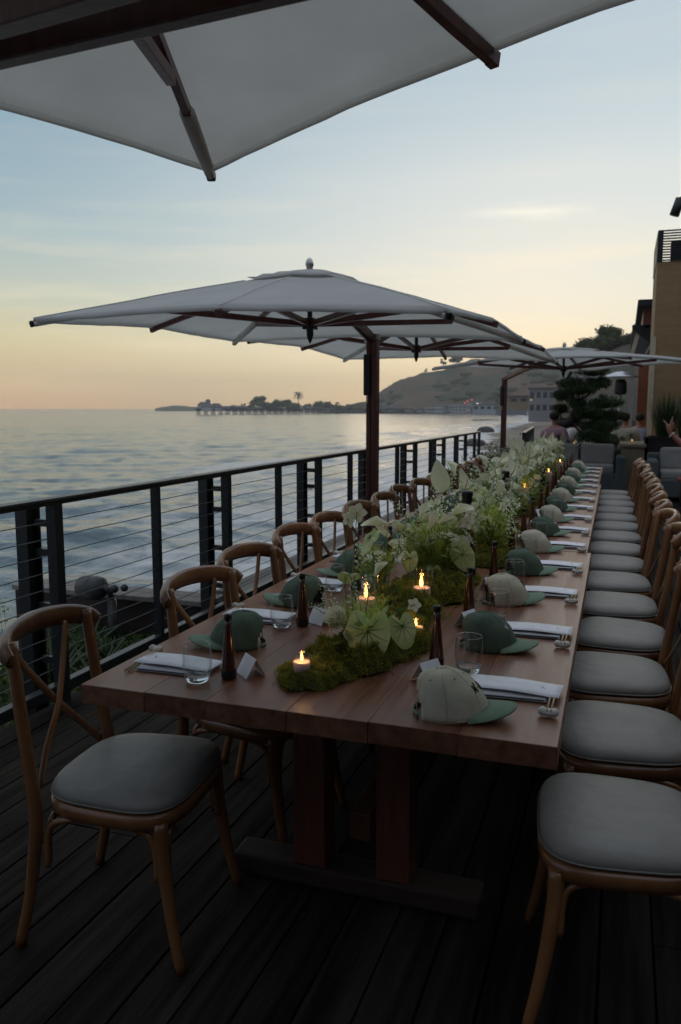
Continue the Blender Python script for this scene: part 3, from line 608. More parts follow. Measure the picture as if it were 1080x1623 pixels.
# ------------------------------------------------------------------ tables
def xr(y): return -.100 - .0150 * (y - 1.75)      # right edge of the run of tables
def xl(y): return xr(y) - 1.268
def table(y0, y1, label, dx=0, npl=6):
    xa, xb = xl((y0 + y1) / 2) + dx, xr((y0 + y1) / 2) + dx; cx_ = (xa + xb) / 2; t = empty('dining_table', (cx_, (y0 + y1) / 2, 0), R(.5 if dx == 0 else .3), label=label, cat='table', group='wooden tables joined in one long run')
    L = y1 - y0; wid = xb - xa; ws = [random.uniform(.8, 1.2) for _ in range(npl)]; s_ = sum(ws); x = -wid / 2
    for k in range(npl):
        w_ = ws[k] / s_ * wid; G().box((x + w_ / 2, uni(-.0015, .0015), .7225), (w_ - .0006, L, .055)).build('plank', M['tabletop'], t, bevel=.0018); x += w_
    for e in (-1, 1):
        yb = e * (L / 2 - .46)
        for xx in (-.125, .145): G().box((xx, yb, .385), (.105, .10, .61)).build('leg', M['tableleg'], t, bevel=.004)
        G().box((.01, yb, .045), (.80, .11, .07)).build('foot', M['foot'], t, bevel=.012)
        G().box((.0, yb, .665), (.9, .09, .058)).build('top_bearer', M['tableleg'], t, bevel=.004)
    G().box((.01, 0, .18), (.07, L - .92 - .1, .09)).build('stretcher', M['tableleg'], t, bevel=.004)
    return t
table(1.757, 4.315, 'nearest wooden trestle table with reddish top, its near corner in front')
table(4.327, 8.32, 'middle wooden table continuing behind the dark seam')
table(8.332, 10.85, 'farthest wooden table of the run, near the grey sofa')

# ------------------------------------------------------------------ chairs
def make_chair():
    t = empty('crossback_chair', (0, 0, 0))
    # rounded trapezoid seat outline
    def outl(f, z, k=1.0):
        pts = []; n = 36
        for i in range(n):
            a = 2 * math.pi * i / n; ca, sa = math.cos(a), math.sin(a); e = .55
            x = math.copysign(abs(ca) ** e, ca) * .206; y = math.copysign(abs(sa) ** e, sa) * (.222 if True else 0)
            y *= 1 + (x / .215) * .07; pts.append((x * f * k + .005, y * f, z))
        return pts
    g = G(); lv = [outl(.0, .487), outl(.40, .4875), outl(.72, .486), outl(.88, .481), outl(.955, .473), outl(.995, .461), outl(1.0, .452), outl(.985, .441), outl(.9, .437), outl(0, .437)]
    rows = [r + [r[0]] for r in lv]; g.grid(rows, flip=False)
    cu = g.build('seat_cushion', M['cushion'], t); q_ = outl(1.004, .4475); G().tube(q_ + q_[:2], .0028, 5, cap=False).build('piping', M['cushion'], cu)
    g = G(); rr = [outl(.93, .438), outl(1.005, .436), outl(1.02, .42), outl(1.005, .396), outl(.95, .392), outl(.90, .395), outl(.90, .438)]
    g.grid([r + [r[0]] for r in rr], flip=False); g.build('seat_frame', M['chair'], t)
    for s in (1, -1):
        # rear leg running up into the back stile
        pts = cr([(-.265, .212 * s, 0), (-.228, .206 * s, .16), (-.203, .203 * s, .34), (-.206, .201 * s, .45), (-.228, .195 * s, .60), (-.248, .190 * s, .75), (-.262, .188 * s, .872)], 5)
        G().tube(pts, [.0155, .0165, .019, .0195, .018, .0175, .017], 10).build('leg', M['chair'], t)
        pts = cr([(.225, .212 * s, 0), (.195, .200 * s, .14), (.172, .192 * s, .30), (.165, .190 * s, .41)], 5)
        G().tube(pts, [.015, .017, .020, .022], 10).build('leg', M['chair'], t)
        # bent brackets under the seat, two to a leg
        def brk(p, q, top): return cr([p, (p[0] * .96 + top[0] * .04, p[1] * .96 + top[1] * .04, .33), ((p[0] * .75 + top[0] * .25), (p[1] * .75 + top[1] * .25), .375), top], 5)
        for lx, ly, tx, ty in ((.178, .175 * s, .155, .06 * s), (.155, .196 * s, .055, .200 * s), (-.178, .185 * s, -.165, .06 * s), (-.170, .203 * s, -.07, .203 * s)):
            G().tube(brk((lx, ly, .245), None, (tx, ty, .398)), .0095, 7).build('bracket', M['chair'], t)
    # bent top rail
    pts = cr([(-.240, -.220, .828), (-.270, -.203, .848), (-.310, -.130, .866), (-.332, 0, .873), (-.310, .130, .866), (-.270, .203, .848), (-.240, .220, .828)], 7)
    g = G(); g.tube(pts, [.020, .027, .031, .032, .031, .027, .020], 12, flat=(1.15, .60), up=(0, 0, 1)); g.build('top_rail', M['chair'], t)
    # crossed splats
    def splat(s):
        path = cr([(-.305, .135 * s, .850), (-.284, .085 * s, .76), (-.250, -.005 * s, .635), (-.232, -.100 * s, .535), (-.210, -.168 * s, .455)], 6)
        return G().tube([p + Vector((.004 * s, 0, 0)) for p in path], .0135, 8, flat=(1.0, .38), up=(0, 1, 0))
    for s in (1, -1): splat(s).build('cross_splat', M['chair'], t)
    return t
chair0 = make_chair(); first = True
ordn = ['first', 'second', 'third', 'fourth', 'fifth', 'sixth', 'seventh', 'eighth', 'ninth', 'tenth', 'eleventh', 'twelfth', 'thirteenth', 'fourteenth', 'fifteenth', 'sixteenth']
for i in range(15):
    y = [1.89, 2.53, 3.07, 3.74, 4.25][i] if i < 5 else 4.25 + .60 * (i - 4); dxs = [-1.30, -1.195, -1.262, -1.31, -1.31]; x = dxs[i] if i < 5 else -1.30 + uni(-.04, .02) - .007 * i; rz = [R(6), R(-8), R(-8), R(-6), R(-6)][i] if i < 5 else R(uni(-9, 2))
    if i == 0: c = chair0; c.location = (x, y, 0); c.rotation_euler = (0, 0, rz)
    else: c = copy_tree(chair0, (x, y, 0), rz)
    lab = 'crossback wooden chair nearest the camera on the left, its whole grey seat showing' if i == 0 else '%s crossback chair from the front along the sea side of the table' % ordn[i]
    if i == 14: lab = 'crossback chair at the far end of the row on the sea side'
    tag(c, lab, 'chair', 'crossback chairs on the sea side')
for i in range(15):
    y = 2.052 + .598 * i; x = .040 - .0145 * (y - 2) + uni(-.012, .012)
    c = copy_tree(chair0, (x + uni(-.015, .02), y, 0), math.pi + R(uni(-6, 6)))
    lab = 'crossback chair in the lower right corner with its grey seat by the table corner' if i == 0 else '%s crossback chair from the front in the right hand row' % ordn[i]
    if i == 14: lab = 'crossback chair at the far end of the right hand row by the sofas'
    tag(c, lab, 'chair', 'crossback chairs on the right side')

# ------------------------------------------------------------------ caps
TZ = .752
def make_cap(crown_m, thread):
    t = empty('baseball_cap', (0, 0, 0))
    def crown(u, v):   # u angle 0 front(+x), v 0 rim .. 1 top
        ca, sa = math.cos(u), math.sin(u); ph = v * math.pi / 2
        fr = max(0, ca); rad = math.cos(ph) ** (.62 + .42 * fr)
        x = .096 * rad * ca; y = .080 * rad * sa; z = .118 * math.sin(ph) ** (1.0)
        x -= .016 * math.sin(ph) ** 2; z *= 1 + .0 * fr
        seam = abs(math.cos(3 * u)) ; bulge = 1 + .018 * math.sin(ph * 2) * (abs(math.sin(3 * (u + math.pi / 6))) - .5)
        q = Vector((x * bulge, y * bulge, z + .0035 * math.cos(u))); nz_ = mnoise.noise(q * 22) * .0035 + mnoise.noise(q * 60) * .0010; return q * (1 + nz_ / .09) if v > .02 else q
    g = G(); n, m_ = 48, 12; rows = []
    for j in range(m_ + 1):
        v = j / m_; r_ = []
        for i in range(n + 1):
            u = 2 * math.pi * i / n; p = crown(u, v)
            if abs(abs((u + math.pi) % (2 * math.pi)) - 0) < 0: pass
            r_.append(p)
        rows.append(r_)
    # back opening: leave out faces near u = pi low down
    vs = [p for r_ in rows for p in r_]; fs = []
    for j in range(m_):
        for i in range(n):
            du = abs(i + .5 - n / 2)
            if (du / 6.2) ** 2 + (j / 5.2) ** 2 < 1: continue
            q = (j * (n + 1) + i, j * (n + 1) + i + 1, (j + 1) * (n + 1) + i + 1, (j + 1) * (n + 1) + i); fs.append(q)
    g.add(vs, fs, 0, True); ocr = o = g.build('crown', crown_m, t); so = o.modifiers.new('t', 'SOLIDIFY'); so.thickness = .0022; so.offset = -1
    g = G()
    for k in range(6):
        u = math.pi / 6 + k * math.pi / 3
        if k in (): continue
        g.tube([crown(u, v) * 1.003 for v in np.linspace(.04, .97, 10)], .0011, 4)
    g.tube([crown(u, .02) * 1.004 + Vector((0, 0, .002)) for u in np.linspace(-1.35, 1.35, 16)], .0018, 4)
    g.build('seam', crown_m, ocr)
    ey = G()
    for k in range(6): ey.ball(crown(k * math.pi / 3 + math.pi / 3 * 0 + .0, .66) * 1.004, .0024, 6, 4)
    ey.build('eyelet', M['capbill'], ocr)['kind'] = 'stuff'
    G().ball((-.016, 0, .1185), (.007, .007, .004), 8, 5).build('button', crown_m, ocr)
    rows = []; 
    for j in range(8):
        f = j / 7; r_ = []
        for i in range(19):
            u = -1.12 + 2.24 * i / 18; b = crown(u * .92, 0.02); s_ = u / 1.12
            L = .074 * (1 - abs(s_) ** 3.2) ** .6
            r_.append(Vector((b.x * (1 - .03) + L * f, b.y * (1 + .08 * f), .010 + .013 * (1 - s_ * s_) + .004 * f - .010 * f * s_ * s_ - .004 * f * f)))
        rows.append(r_)
    o = G().grid(rows).build('bill', M['capbill'], t); so = o.modifiers.new('t', 'SOLIDIFY'); so.thickness = .003; so.offset = -1
    # embroidered lettering on the front panels: tick, M, then a second mark
    em = G()
    def S(a, b): return crown(a, b) * 1.012 + Vector((0, 0, 0))
    def stroke(p, q):
        p = (p[0] * .78 , .35 + (p[1] - .34) * .75); q = (q[0] * .78, .35 + (q[1] - .34) * .75); em.tube([S(*p), S((p[0] + q[0]) / 2, (p[1] + q[1]) / 2), S(*q)], .0014, 4)
    for p, q in (((.62, .34), (.62, .50)), ((.62, .50), (.50, .38)), ((.50, .38), (.40, .50)), ((.40, .50), (.40, .34)), ((.34, .54), (.30, .49)),
                 ((-.02, .34), (-.10, .50)), ((-.10, .50), (-.20, .34)), ((-.05, .40), (-.16, .40)), ((.15, .40), (.16, .42))): stroke((-p[0], p[1]), (-q[0], q[1]))
    em.build('embroidery', thread, ocr)
    st_ = G().tube([crown(u, .0) * .99 + Vector((0, 0, .012)) for u in np.linspace(math.pi - .62, math.pi + .62, 8)], .006, 5, flat=(1.3, .3)).build('back_strap', M['capbill'], t)
    return t
capc = make_cap(M['capcream'], M['stitch']); capg = make_cap(M['capgreen'], M['stitchw']); used = set()
def put(proto, loc, rz, s=1.0):
    if proto.name not in used: used.add(proto.name); kids_ = CH.setdefault(proto.name, [(c, [(d, []) for d in kids(c)]) for c in kids(proto)]); proto.location = loc; proto.rotation_euler = (0, 0, rz); proto.scale = (s, s, s); return proto
    return copy_tree(proto, loc, rz, s)
# glassware, bottles, cards
def make_tumbler():
    g = G(); pr = [(0, .0), (.026, .0), (.031, .004), (.037, .02), (.0405, .045), (.0400, .07), (.0375, .098), (.0368, .104), (.0355, .104), (.0362, .098), (.0385, .07), (.0388, .045), (.035, .024), (.026, .014), (0, .011)]
    t = empty('drinking_glass', (0, 0, 0))
    G().lathe([(.033, .010), (.0385, .028), (.0405, .05), (.0400, .074), (.0375, .100), (.0370, .106)], n=26).lathe([(.0370, .1055), (.0365, .107), (.036, .1055)], n=26).build('wall', M['thin'], t)
    G().lathe([(0, 0), (.025, 0), (.029, .003), (.0335, .011), (.036, .019), (.033, .016), (.026, .011), (0, .010)], n=26).build('base', M['glass'], t); return t
def make_bottle():
    t = empty('amber_bottle', (0, 0, 0))
    G().lathe([(0, 0), (.020, 0), (.0215, .004), (.021, .03), (.0185, .06), (.0135, .11), (.0095, .15), (.0088, .168), (0, .168)], n=14).build('body', M['amber'], t)
    G().lathe([(0, .166), (.0105, .166), (.0112, .170), (.0112, .180), (.0098, .184), (0, .185)], n=12).build('cap', M['black'], t)
    G().lathe([(.0218, .004), (.0222, .006), (.0221, .026), (.0216, .028)], n=14).build('band', M['black'], t)
    return t
def make_card():
    t = empty('place_card', (0, 0, 0)); w_, h = .076, .060
    for s in (1, -1):
        G().add([(-w_ / 2, 0, h * .86), (w_ / 2, 0, h * .86), (w_ / 2, s * h * .5, 0), (-w_ / 2, s * h * .5, 0)], [(0, 1, 2, 3) if s < 0 else (3, 2, 1, 0)], 0).build('panel', M['paper'], t).modifiers.new('t', 'SOLIDIFY').thickness = .0008
    return t
def make_menu():
    t = empty('menu_card', (0, 0, 0)); rows = [[Vector((x, y, .0012 + .0035 * math.sin((x + .12) * 13) ** 2)) for y in np.linspace(-.052, .052, 4)] for x in np.linspace(-.125, .125, 12)]
    o = G().grid(rows, flip=True).build('sheet', M['paper'], t); o.modifiers.new('t', 'SOLIDIFY').thickness = .0007
    g = G(); 
    for q in range(3): g.box((.083 - .004 * q, -.006 + .006 * q, .0058), (.002 + .001 * q, .004, .0004))
    g.build('print', M['ink'], t); return t
def make_napkin():
    t = empty('folded_napkin', (0, 0, 0))
    def layer(z, w_, l, m, th=.0042):
        rows = []
        for x in np.linspace(-l / 2, l / 2, 10): rows.append([Vector((x, y, z + .0012 * math.sin(x * 60 + z * 900) * math.cos(y * 30))) for y in np.linspace(-w_ / 2, w_ / 2, 5)])
        o = G().grid(rows, flip=True).build('fold', m, t); so = o.modifiers.new('t', 'SOLIDIFY'); so.thickness = th; bv = o.modifiers.new('b', 'BEVEL'); bv.width = .0015; bv.segments = 2
    layer(.0035, .112, .215, M['napkin'], .003); layer(.0085, .108, .210, M['napkin'], .003)
    for s in (-1, 1): G().box((0, s * .0555, .0060), (.20, .002, .0020)).build('stripe', M['stripe'], t)
    return t
def make_rest():
    return G().ball((0, 0, .0095), (.015, .024, .0095), 14, 9).ball((0, -.014, .011), (.014, .012, .011), 12, 7).ball((0, .014, .011), (.014, .012, .011), 12, 7).build('chopstick_rest', M['stone'])
def make_sticks():
    t = empty('chopsticks', (0, 0, 0))
    for s in (-1, 1): G().tube([(s * .0045, -.012, .0150), (s * .0060, .19, .0010)], [.0022, .0034], 6).build('stick', M['stick'], t)
    return t
tumb = make_tumbler(); bott = make_bottle(); card = make_card(); menu = make_menu(); nap = make_napkin(); rest = make_rest(); stk = make_sticks()
def P2(proto, loc, rz, label, cat, group, s=1.0):
    o = put(proto, loc, rz, s); tag(o, label, cat, group); return o
for side in ('R', 'L'):
    for i in range(15):
        where = '%s place on the %s side' % (ordn[i], 'right' if side == 'R' else 'sea')
        if side == 'R':
            y = 2.05 + .598 * i; e = xr(y); s = 1; fx = lambda d: e - d
        else:
            y = 1.93 + (.575 + .0035 * i) * i; e = xl(y); s = -1; fx = lambda d: e + d
        j = lambda a=.008: uni(-a, a)
        rz = 0 if side == 'R' else math.pi
        # caps
        if side == 'R':
            cream = (i % 2 == 0); rot = R(14) + j(.28); px, py = fx(.272) + j(.01), y - .175 + j()
        else:
            cream = False; rot = math.pi + R(12) + j(.28); px, py = fx(.235) + j(), y + .285 + j()
        c = P2(capc if cream else capg, (px, py, TZ), rot, '%s baseball cap with green bill, %s' % ('cream' if cream else 'dark green', where), 'cap', 'baseball caps at the place settings', .945 * uni(.97, 1.03)); c.rotation_euler[1] = uni(-.05, .0)
        # napkin + menu
        if side == 'R': nx, ny = fx(.150), y + .035
        else: nx, ny = fx(.168), y + .035
        P2(nap, (nx - .012 * s * 1, ny - .012, TZ), rz + R(2) + j(.04), 'folded white napkin under the menu, %s' % where, 'napkin', 'folded napkins')
        P2(menu, (nx + j(.006), ny + .008, TZ + .0125), rz + R(-2) + j(.05), 'white menu card lying on the napkin, %s' % where, 'menu', 'menu cards')
        # chopstick rest
        if side == 'R':
            P2(rest, (fx(.040), y - .112, TZ), R(90) + j(.2), 'white pebble chopstick rest, %s' % where, 'chopstick rest', 'chopstick rests'); P2(stk, (fx(.038), y - .112, TZ + .003), j(.06), 'pale wooden chopsticks on the pebble, %s' % where, 'chopsticks', 'chopsticks')
        else:
            P2(rest, (fx(.035), y + .135, TZ), R(90) + j(.2), 'white pebble chopstick rest, %s' % where, 'chopstick rest', 'chopstick rests'); P2(stk, (fx(.052), y + .135, TZ + .003), math.pi + R(4) + j(.06), 'pale wooden chopsticks on the pebble, %s' % where, 'chopsticks', 'chopsticks')
        if side == 'R': gx, gy, bx, by, kx, ky, kr = fx(.282), y + .155, fx(.378), y + .157, fx(.372), y + .050, R(62)
        else: gx, gy, bx, by, kx, ky, kr = fx(.292), y - .052, fx(.358), y + .0, fx(.408), y + .045, R(-30)
        P2(tumb, (gx + j(), gy + j(), TZ), 0, 'clear stemless glass, %s' % where, 'glass', 'stemless glasses')
        P2(bott, (bx + j(), by + j(), TZ), 0, 'small tapered amber bottle, %s' % where, 'bottle', 'small amber bottles')
        P2(card, (kx + j(), ky + j(), TZ), kr + j(.3), 'white folded place card, %s' % where, 'place card', 'place cards')

# ------------------------------------------------------------------ centrepieces: moss
def moss_mesh(seed, sx, sy, h, nt_=5200):
    rg_ = random.Random(seed); g = G(); ctr = []
    n = 30; rows = []
    def rad(a): return 1.04 + .34 * mnoise.noise(Vector((math.cos(a) * 1.6, math.sin(a) * 1.6, seed * 3.1))) + .12 * mnoise.noise(Vector((math.cos(a) * 6, math.sin(a) * 6, seed)))
    def H(x, y):
        a = math.atan2(y / sy, x / sx); r_ = math.hypot(x / sx, y / sy) / rad(a)
        if r_ >= 1: return 0
        lump = .55 + .6 * (mnoise.noise(Vector((x * 16, y * 16, seed))) + .35) + .25 * mnoise.noise(Vector((x * 45, y * 45, seed)))
        return h * 1.7 * max(.10, lump + .45 * mnoise.noise(Vector((x * 28, y * 28, seed + 5)))) * (1 - r_ ** 2.6) ** .6
    for i in range(15):
        r_ = i / 14; rw = []
        for k in range(n + 1):
            a = 2 * math.pi * k / n; q = rad(a) * r_; x, y = sx * q * math.cos(a), sy * q * math.sin(a); rw.append(Vector((x, y, H(x * .995, y * .995))))
        rows.append(rw)
    g.grid(rows, mi=1)
    for _ in range(nt_):
        a = rg_.uniform(0, 6.283); q = rg_.random() ** .5 * rad(a) * (1 if rg_.random() < .93 else rg_.uniform(1, 1.22)); x, y = sx * q * math.cos(a), sy * q * math.sin(a); z = H(x, y)
        nn = Vector((rg_.gauss(0, .8) + math.cos(a) * .4, rg_.gauss(0, .8) + math.sin(a) * .4, rg_.uniform(.3, 1.4))).normalized(); b = nn.cross(Vector((rg_.gauss(0, 1), rg_.gauss(0, 1), rg_.gauss(0, 1)))).normalized()
        L = rg_.uniform(.006, .019); p = Vector((x, y, z - .002)); w_ = L * .2
        g.add([p - b * w_, p + b * w_, p + nn * L + b * w_ * .5 + b * L * .2], [(0, 1, 2)], 0)
        c2 = nn.cross(b); p2 = p + nn * L * .5
        g.add([p2 - c2 * w_, p2 + c2 * w_, p2 + c2 * L * .5 + nn * L * .45], [(0, 1, 2)], 0)
    return g.mesh('moss_mound', [M['moss'], M['mossbase']])
mm = [moss_mesh(1, .15, .125, .042), moss_mesh(2, .13, .17, .050, 6000), moss_mesh(3, .17, .13, .06, 5600)]
moss_spots = [(-.785, 1.995, 0, .70, 'small bright moss mound at the near end around the front votive'), (-.72, 2.18, 2, .95, 'dark moss mound below the large heart shaped leaf'), (-.68, 2.44, 1, 1.0, 'moss mound around the second votive'),
              (-.76, 2.76, 1, 1.15, 'moss mound between the two hurricane candles'), (-.70, 3.05, 2, 1.1, 'moss below the tall white blooms'), (-.72, 3.40, 1, 1.1, 'moss beside the first tall wax topped bottle'), (-.60, 3.85, 2, .9, 'moss patch ahead of the table seam'), (-.70, 4.35, 1, 1.1, 'moss over the table seam')]
for k in range(8): moss_spots.append((xr(4.9 + .75 * k) - .58, 4.95 + .75 * k, k % 3, 1.1, '%s moss patch beyond the table seam under the flowers' % ordn[k]))
for x, y, k, s, lb in moss_spots:
    o = bpy.data.objects.new('moss_mound', mm[k]); col.objects.link(o); o.location = (x, y, TZ); o.rotation_euler = (0, 0, uni(0, 6.28)); o.scale = (s, s, s); tag(o, lb, 'moss', 'moss mounds along the table')

# candles
def flame(par, z, s=1.0, x=0, y=0):
    G().lathe([(0, 0), (.0034 * s, .003 * s), (.0050 * s, .009 * s), (.0042 * s, .017 * s), (.0020 * s, .026 * s), (0, .036 * s)], (x, y, z), 10).build('flame', M['flamecore'], par)
    G().tube([(x, y, z - .008), (x, y, z + .002)], .0008, 4).build('wick', M['wick'], par)
    L = bpy.data.lights.new('candle_glow', 'POINT'); L.energy = .13 * s; L.color = (1, .5, .18); L.shadow_soft_size = .008; lo = bpy.data.objects.new('candle_glow', L); col.objects.link(lo); lo.parent = par; lo.location = (x, y, z + .02 * s)
def votive(x, y, z, label):
    t = empty('votive_candle', (x, y, z), label=label, cat='candle', group='lit candles among the moss')
    G().lathe([(.0235, .002), (.0265, .055)], n=20).build('glass_cup', M['thin'], t)
    G().lathe([(0, .0062), (.0218, .0065), (.0238, .036), (.019, .0345), (0, .034)], n=18).build('wax', M['wax'], t); flame(t.children[-1] if False else kids(t)[-1], .036, .85); return t
def hurricane(x, y, z, label, h=.17, r=.045, wh=.085, fs=1.45):
    t = empty('hurricane_candle', (x, y, z), label=label, cat='candle', group='lit candles among the moss')
    G().lathe([(r, .001), (r, h)], n=26).build('glass_cylinder', M['thin'], t)
    G().lathe([(0, .007), (.034, .007), (.0345, wh - .004), (.032, wh), (.02, wh - .005), (0, wh - .007)], n=20).build('pillar_candle', M['wax'], t); flame(kids(t)[-1], wh, fs); return t
votive(-.80, 1.945, TZ + .030, 'small votive candle at the near end of the moss')
votive(-.600, 2.42, TZ + .02, 'small votive candle right of the large pale leaf')
hurricane(-.835, 2.63, TZ, 'tall glass hurricane candle behind the near flower bunch')
hurricane(-.690, 2.86, TZ, 'tall glass hurricane candle right of the first hurricane glass')
hurricane(-.80, 3.55, TZ, 'hurricane candle hidden among stems of the big bouquet', h=.2, wh=.10, fs=1.2)
hurricane(-.66, 4.75, TZ, 'hurricane candle among flowers past the seam', h=.2, wh=.12, fs=.85)
hurricane(xr(6.1) - .52, 6.1, TZ, 'hurricane candle midway along the flowers', h=.25, wh=.16, fs=.85)
hurricane(xr(7.6) - .46, 7.7, TZ, 'hurricane candle near the far cap row', h=.25, wh=.16, fs=.85)
hurricane(xr(9.2) - .44, 9.2, TZ, 'hurricane candle at the far end of the flowers', h=.25, wh=.16, fs=.85)

# tall wax topped bottles
def tall_bottle(x, y, label, s=1.0):
    t = empty('tall_bottle', (x, y, TZ), label=label, cat='bottle', group='tall amber bottles with black tops'); t.scale = (s, s, s)
    G().lathe([(0, 0), (.034, 0), (.0365, .006), (.0365, .13), (.033, .165), (.021, .205), (.0165, .235), (.0155, .30), (0, .30)], n=20).build('body', M['amber'], t)
    G().lathe([(0, .298), (.0185, .298), (.020, .302), (.0205, .315), (.0185, .320), (.0215, .325), (.0215, .338), (.018, .343), (0, .344)], n=16).build('stopper', M['black'], t)
    G().lathe([(.0368, .02), (.0372, .022), (.0372, .115), (.0368, .117)], n=20).build('sleeve', M['black'], t)
tall_bottle(-.618, 3.37, 'tall amber bottle with black top, nearest of its kind', 1.17)
tall_bottle(-.640, 4.72, 'tall amber bottle behind the white florets past the table seam', 1.13)
tall_bottle(-.925, 6.1, 'tall amber bottle left of the anthuriums on the sea side', 1.14)
tall_bottle(-.689, 7.4, 'tall amber bottle among the far anthuriums', 1.16)
tall_bottle(-.718, 9.0, 'farthest tall amber bottle before the sofa', 1.1)

# ------------------------------------------------------------------ flowers
def caladium_mesh(r=.055):
    g = G(); n = 30
    def Rr(a):   # a=0 tip direction (+x), notch at pi
        c = math.cos(a); return r * (.86 + .34 * max(0, c) ** 6 + .10 * c - .70 * max(0, -c) ** 10 + .22 * max(0, -c) ** 2)
    rows = []
    for j in range(6):
        f = j / 5; rows.append([Vector((Rr(2 * math.pi * k / n) * f * math.cos(2 * math.pi * k / n) * 1.12, Rr(2 * math.pi * k / n) * f * math.sin(2 * math.pi * k / n), -.30 * r * f * f + .22 * r * abs(math.sin(2 * math.pi * k / n)) * f + .07 * r * f * f * math.sin(7 * 2 * math.pi * k / n))) for k in range(n + 1)])
    g.grid(rows, mi=0)
    for a in (0, .55, -.55, 1.05, -1.05, 1.6, -1.6, 2.2, -2.2):
        L = Rr(a) * .93; pts = []
        for q in range(6):
            f = q / 5; aa = a + (a * .10) * f; pts.append(Vector((L * f * math.cos(aa) * 1.12, L * f * math.sin(aa), -.30 * r * f * f + .22 * r * abs(math.sin(aa)) * f + .07 * r * f * f * math.sin(7 * aa) + .0007)))
        g.tube(pts, [.0009, .0003], 4, mi=1)
    return g.mesh('caladium_leaf', [M['leafpale'], M['vein']])
def spathe_mesh(L=.10, wd=.036):
    g = G(); rows = []
    for i in range(10):
        f = i / 9; w_ = wd * (math.sin(math.pi * min(1, f ** .72)) ** .8 if 0 < f < 1 else .02) + .0008; c = Vector((.25 * L * math.sin(f * 2.0), 0, L * f))
        rows.append([c + Vector((-abs(s) ** 1.6 * w_ * .55 + .0, s * w_, 0)) for s in np.linspace(-1, 1, 7)])
    g.grid(rows); g.tube(cr([(0, 0, .006), (-.012, 0, .03), (-.014, 0, .055)], 3), [.0038, .0022], 6, mi=1)
    return g.mesh('anthurium_bloom', [M['petal'], M['spadix']])
def calla_mesh():
    g = G(); rows = []
    for i in range(8):
        f = i / 7; r_ = .006 + .020 * f ** 1.5; rows.append([Vector((r_ * math.cos(a) + .010 * f * f, r_ * math.sin(a), .065 * f + (.022 * math.cos(a / 1.0) * f ** 3))) for a in np.linspace(-2.9, 2.9, 13)])
    g.grid(rows); return g.mesh('calla_bloom', [M['petal']])
def orchid_mesh():
    g = G()
    for k in range(5):
        a = 2 * math.pi * k / 5; d = Vector((0, math.cos(a), math.sin(a))); s_ = Vector((0, -math.sin(a), math.cos(a))); rows = []
        for i in range(5):
            f = i / 4; w_ = .0115 * math.sin(math.pi * (f * .85 + .1)); rows.append([d * (.026 * f + .002) + s_ * w_ * q + Vector((.006 * f * f - .004 * abs(q), 0, 0)) for q in (-1, -.4, .4, 1)])
        g.grid(rows)
    g.ball((.004, 0, 0), .003, 6, 4, mi=1); return g.mesh('star_bloom', [M['petal'], M['spadix']])
def umbel_mesh(seed):
    g = G(); rg_ = random.Random(seed)
    for k in range(34):
        a = rg_.uniform(0, 6.28); q = rg_.random() ** .5 * .042; c = Vector((q * math.cos(a), q * math.sin(a), .012 - 5 * q * q + rg_.uniform(-.002, .003)))
        g.tube([(0, 0, -.03), c], .0006, 3, mi=1, cap=False)
        for _ in range(7):
            p = c + Vector((rg_.gauss(0, .0034), rg_.gauss(0, .0034), rg_.gauss(0, .0015))); r_ = .0024; b = rg_.uniform(0, 3)
            g.add([p + Vector((r_ * math.cos(b + t), r_ * math.sin(b + t), rg_.uniform(-.0008, .0008))) for t in (0, 1.57, 3.14, 4.71)], [(0, 1, 2, 3)], 0)
    return g.mesh('lace_umbel', [M['petal2'], M['stem']])
def spike_mesh(seed):
    g = G(); rg_ = random.Random(seed)
    for k in range(30):
        f = k / 29; a = k * 2.4; r_ = .022 * (1 - f * .75); c = Vector((r_ * math.cos(a), r_ * math.sin(a), f * .11))
        for q in range(4):
            b = rg_.uniform(0, 6.28); e = rg_.uniform(.006, .010) * (1.15 - f * .6); d = Vector((math.cos(a) + .8 * math.cos(b), math.sin(a) + .8 * math.sin(b), .5 * rg_.uniform(-1, 1))).normalized(); s_ = d.cross(Vector((0, 0, 1))).normalized()
            g.add([c, c + d * e * .6 + s_ * e * .4, c + d * e, c + d * e * .6 - s_ * e * .4], [(0, 1, 2, 3)], 0)
    g.tube([(0, 0, -.02), (0, 0, .11)], .0015, 4, mi=1); return g.mesh('floret_spike', [M['petal2'], M['stem']])
def rose_mesh():
    g = G()
    for k in range(14):
        a = k * 2.4; r_ = .004 + .0016 * k; d = Vector((math.cos(a), math.sin(a), 0)); s_ = Vector((-math.sin(a), math.cos(a), 0)); rows = []
        for i in range(4):
            f = i / 3; rows.append([d * (r_ * (.4 + .6 * f ** .5) + .004 * (f > .8)) + s_ * (.006 + .001 * k) * q * (.6 + .5 * math.sin(f * 2.4)) - d * abs(q) ** 2 * r_ * .35 + Vector((0, 0, .03 * f * (1 - .02 * k))) for q in (-1, -.5, 0, .5, 1)])
        g.grid(rows)
    return g.mesh('ruffled_bloom', [M['petal']])
FM = dict(cal=[caladium_mesh(.055), caladium_mesh(.048)], spa=[spathe_mesh(.105, .036), spathe_mesh(.125, .032), spathe_mesh(.085, .04)], calla=[calla_mesh()], orc=[orchid_mesh()], umb=[umbel_mesh(1), umbel_mesh(2), umbel_mesh(3)], spk=[spike_mesh(4), spike_mesh(5)], ros=[rose_mesh()])
FN = dict(cal='caladium_leaf', spa='anthurium_bloom', calla='calla_bloom', orc='star_bloom', umb='lace_umbel', spk='floret_spike', ros='ruffled_bloom')
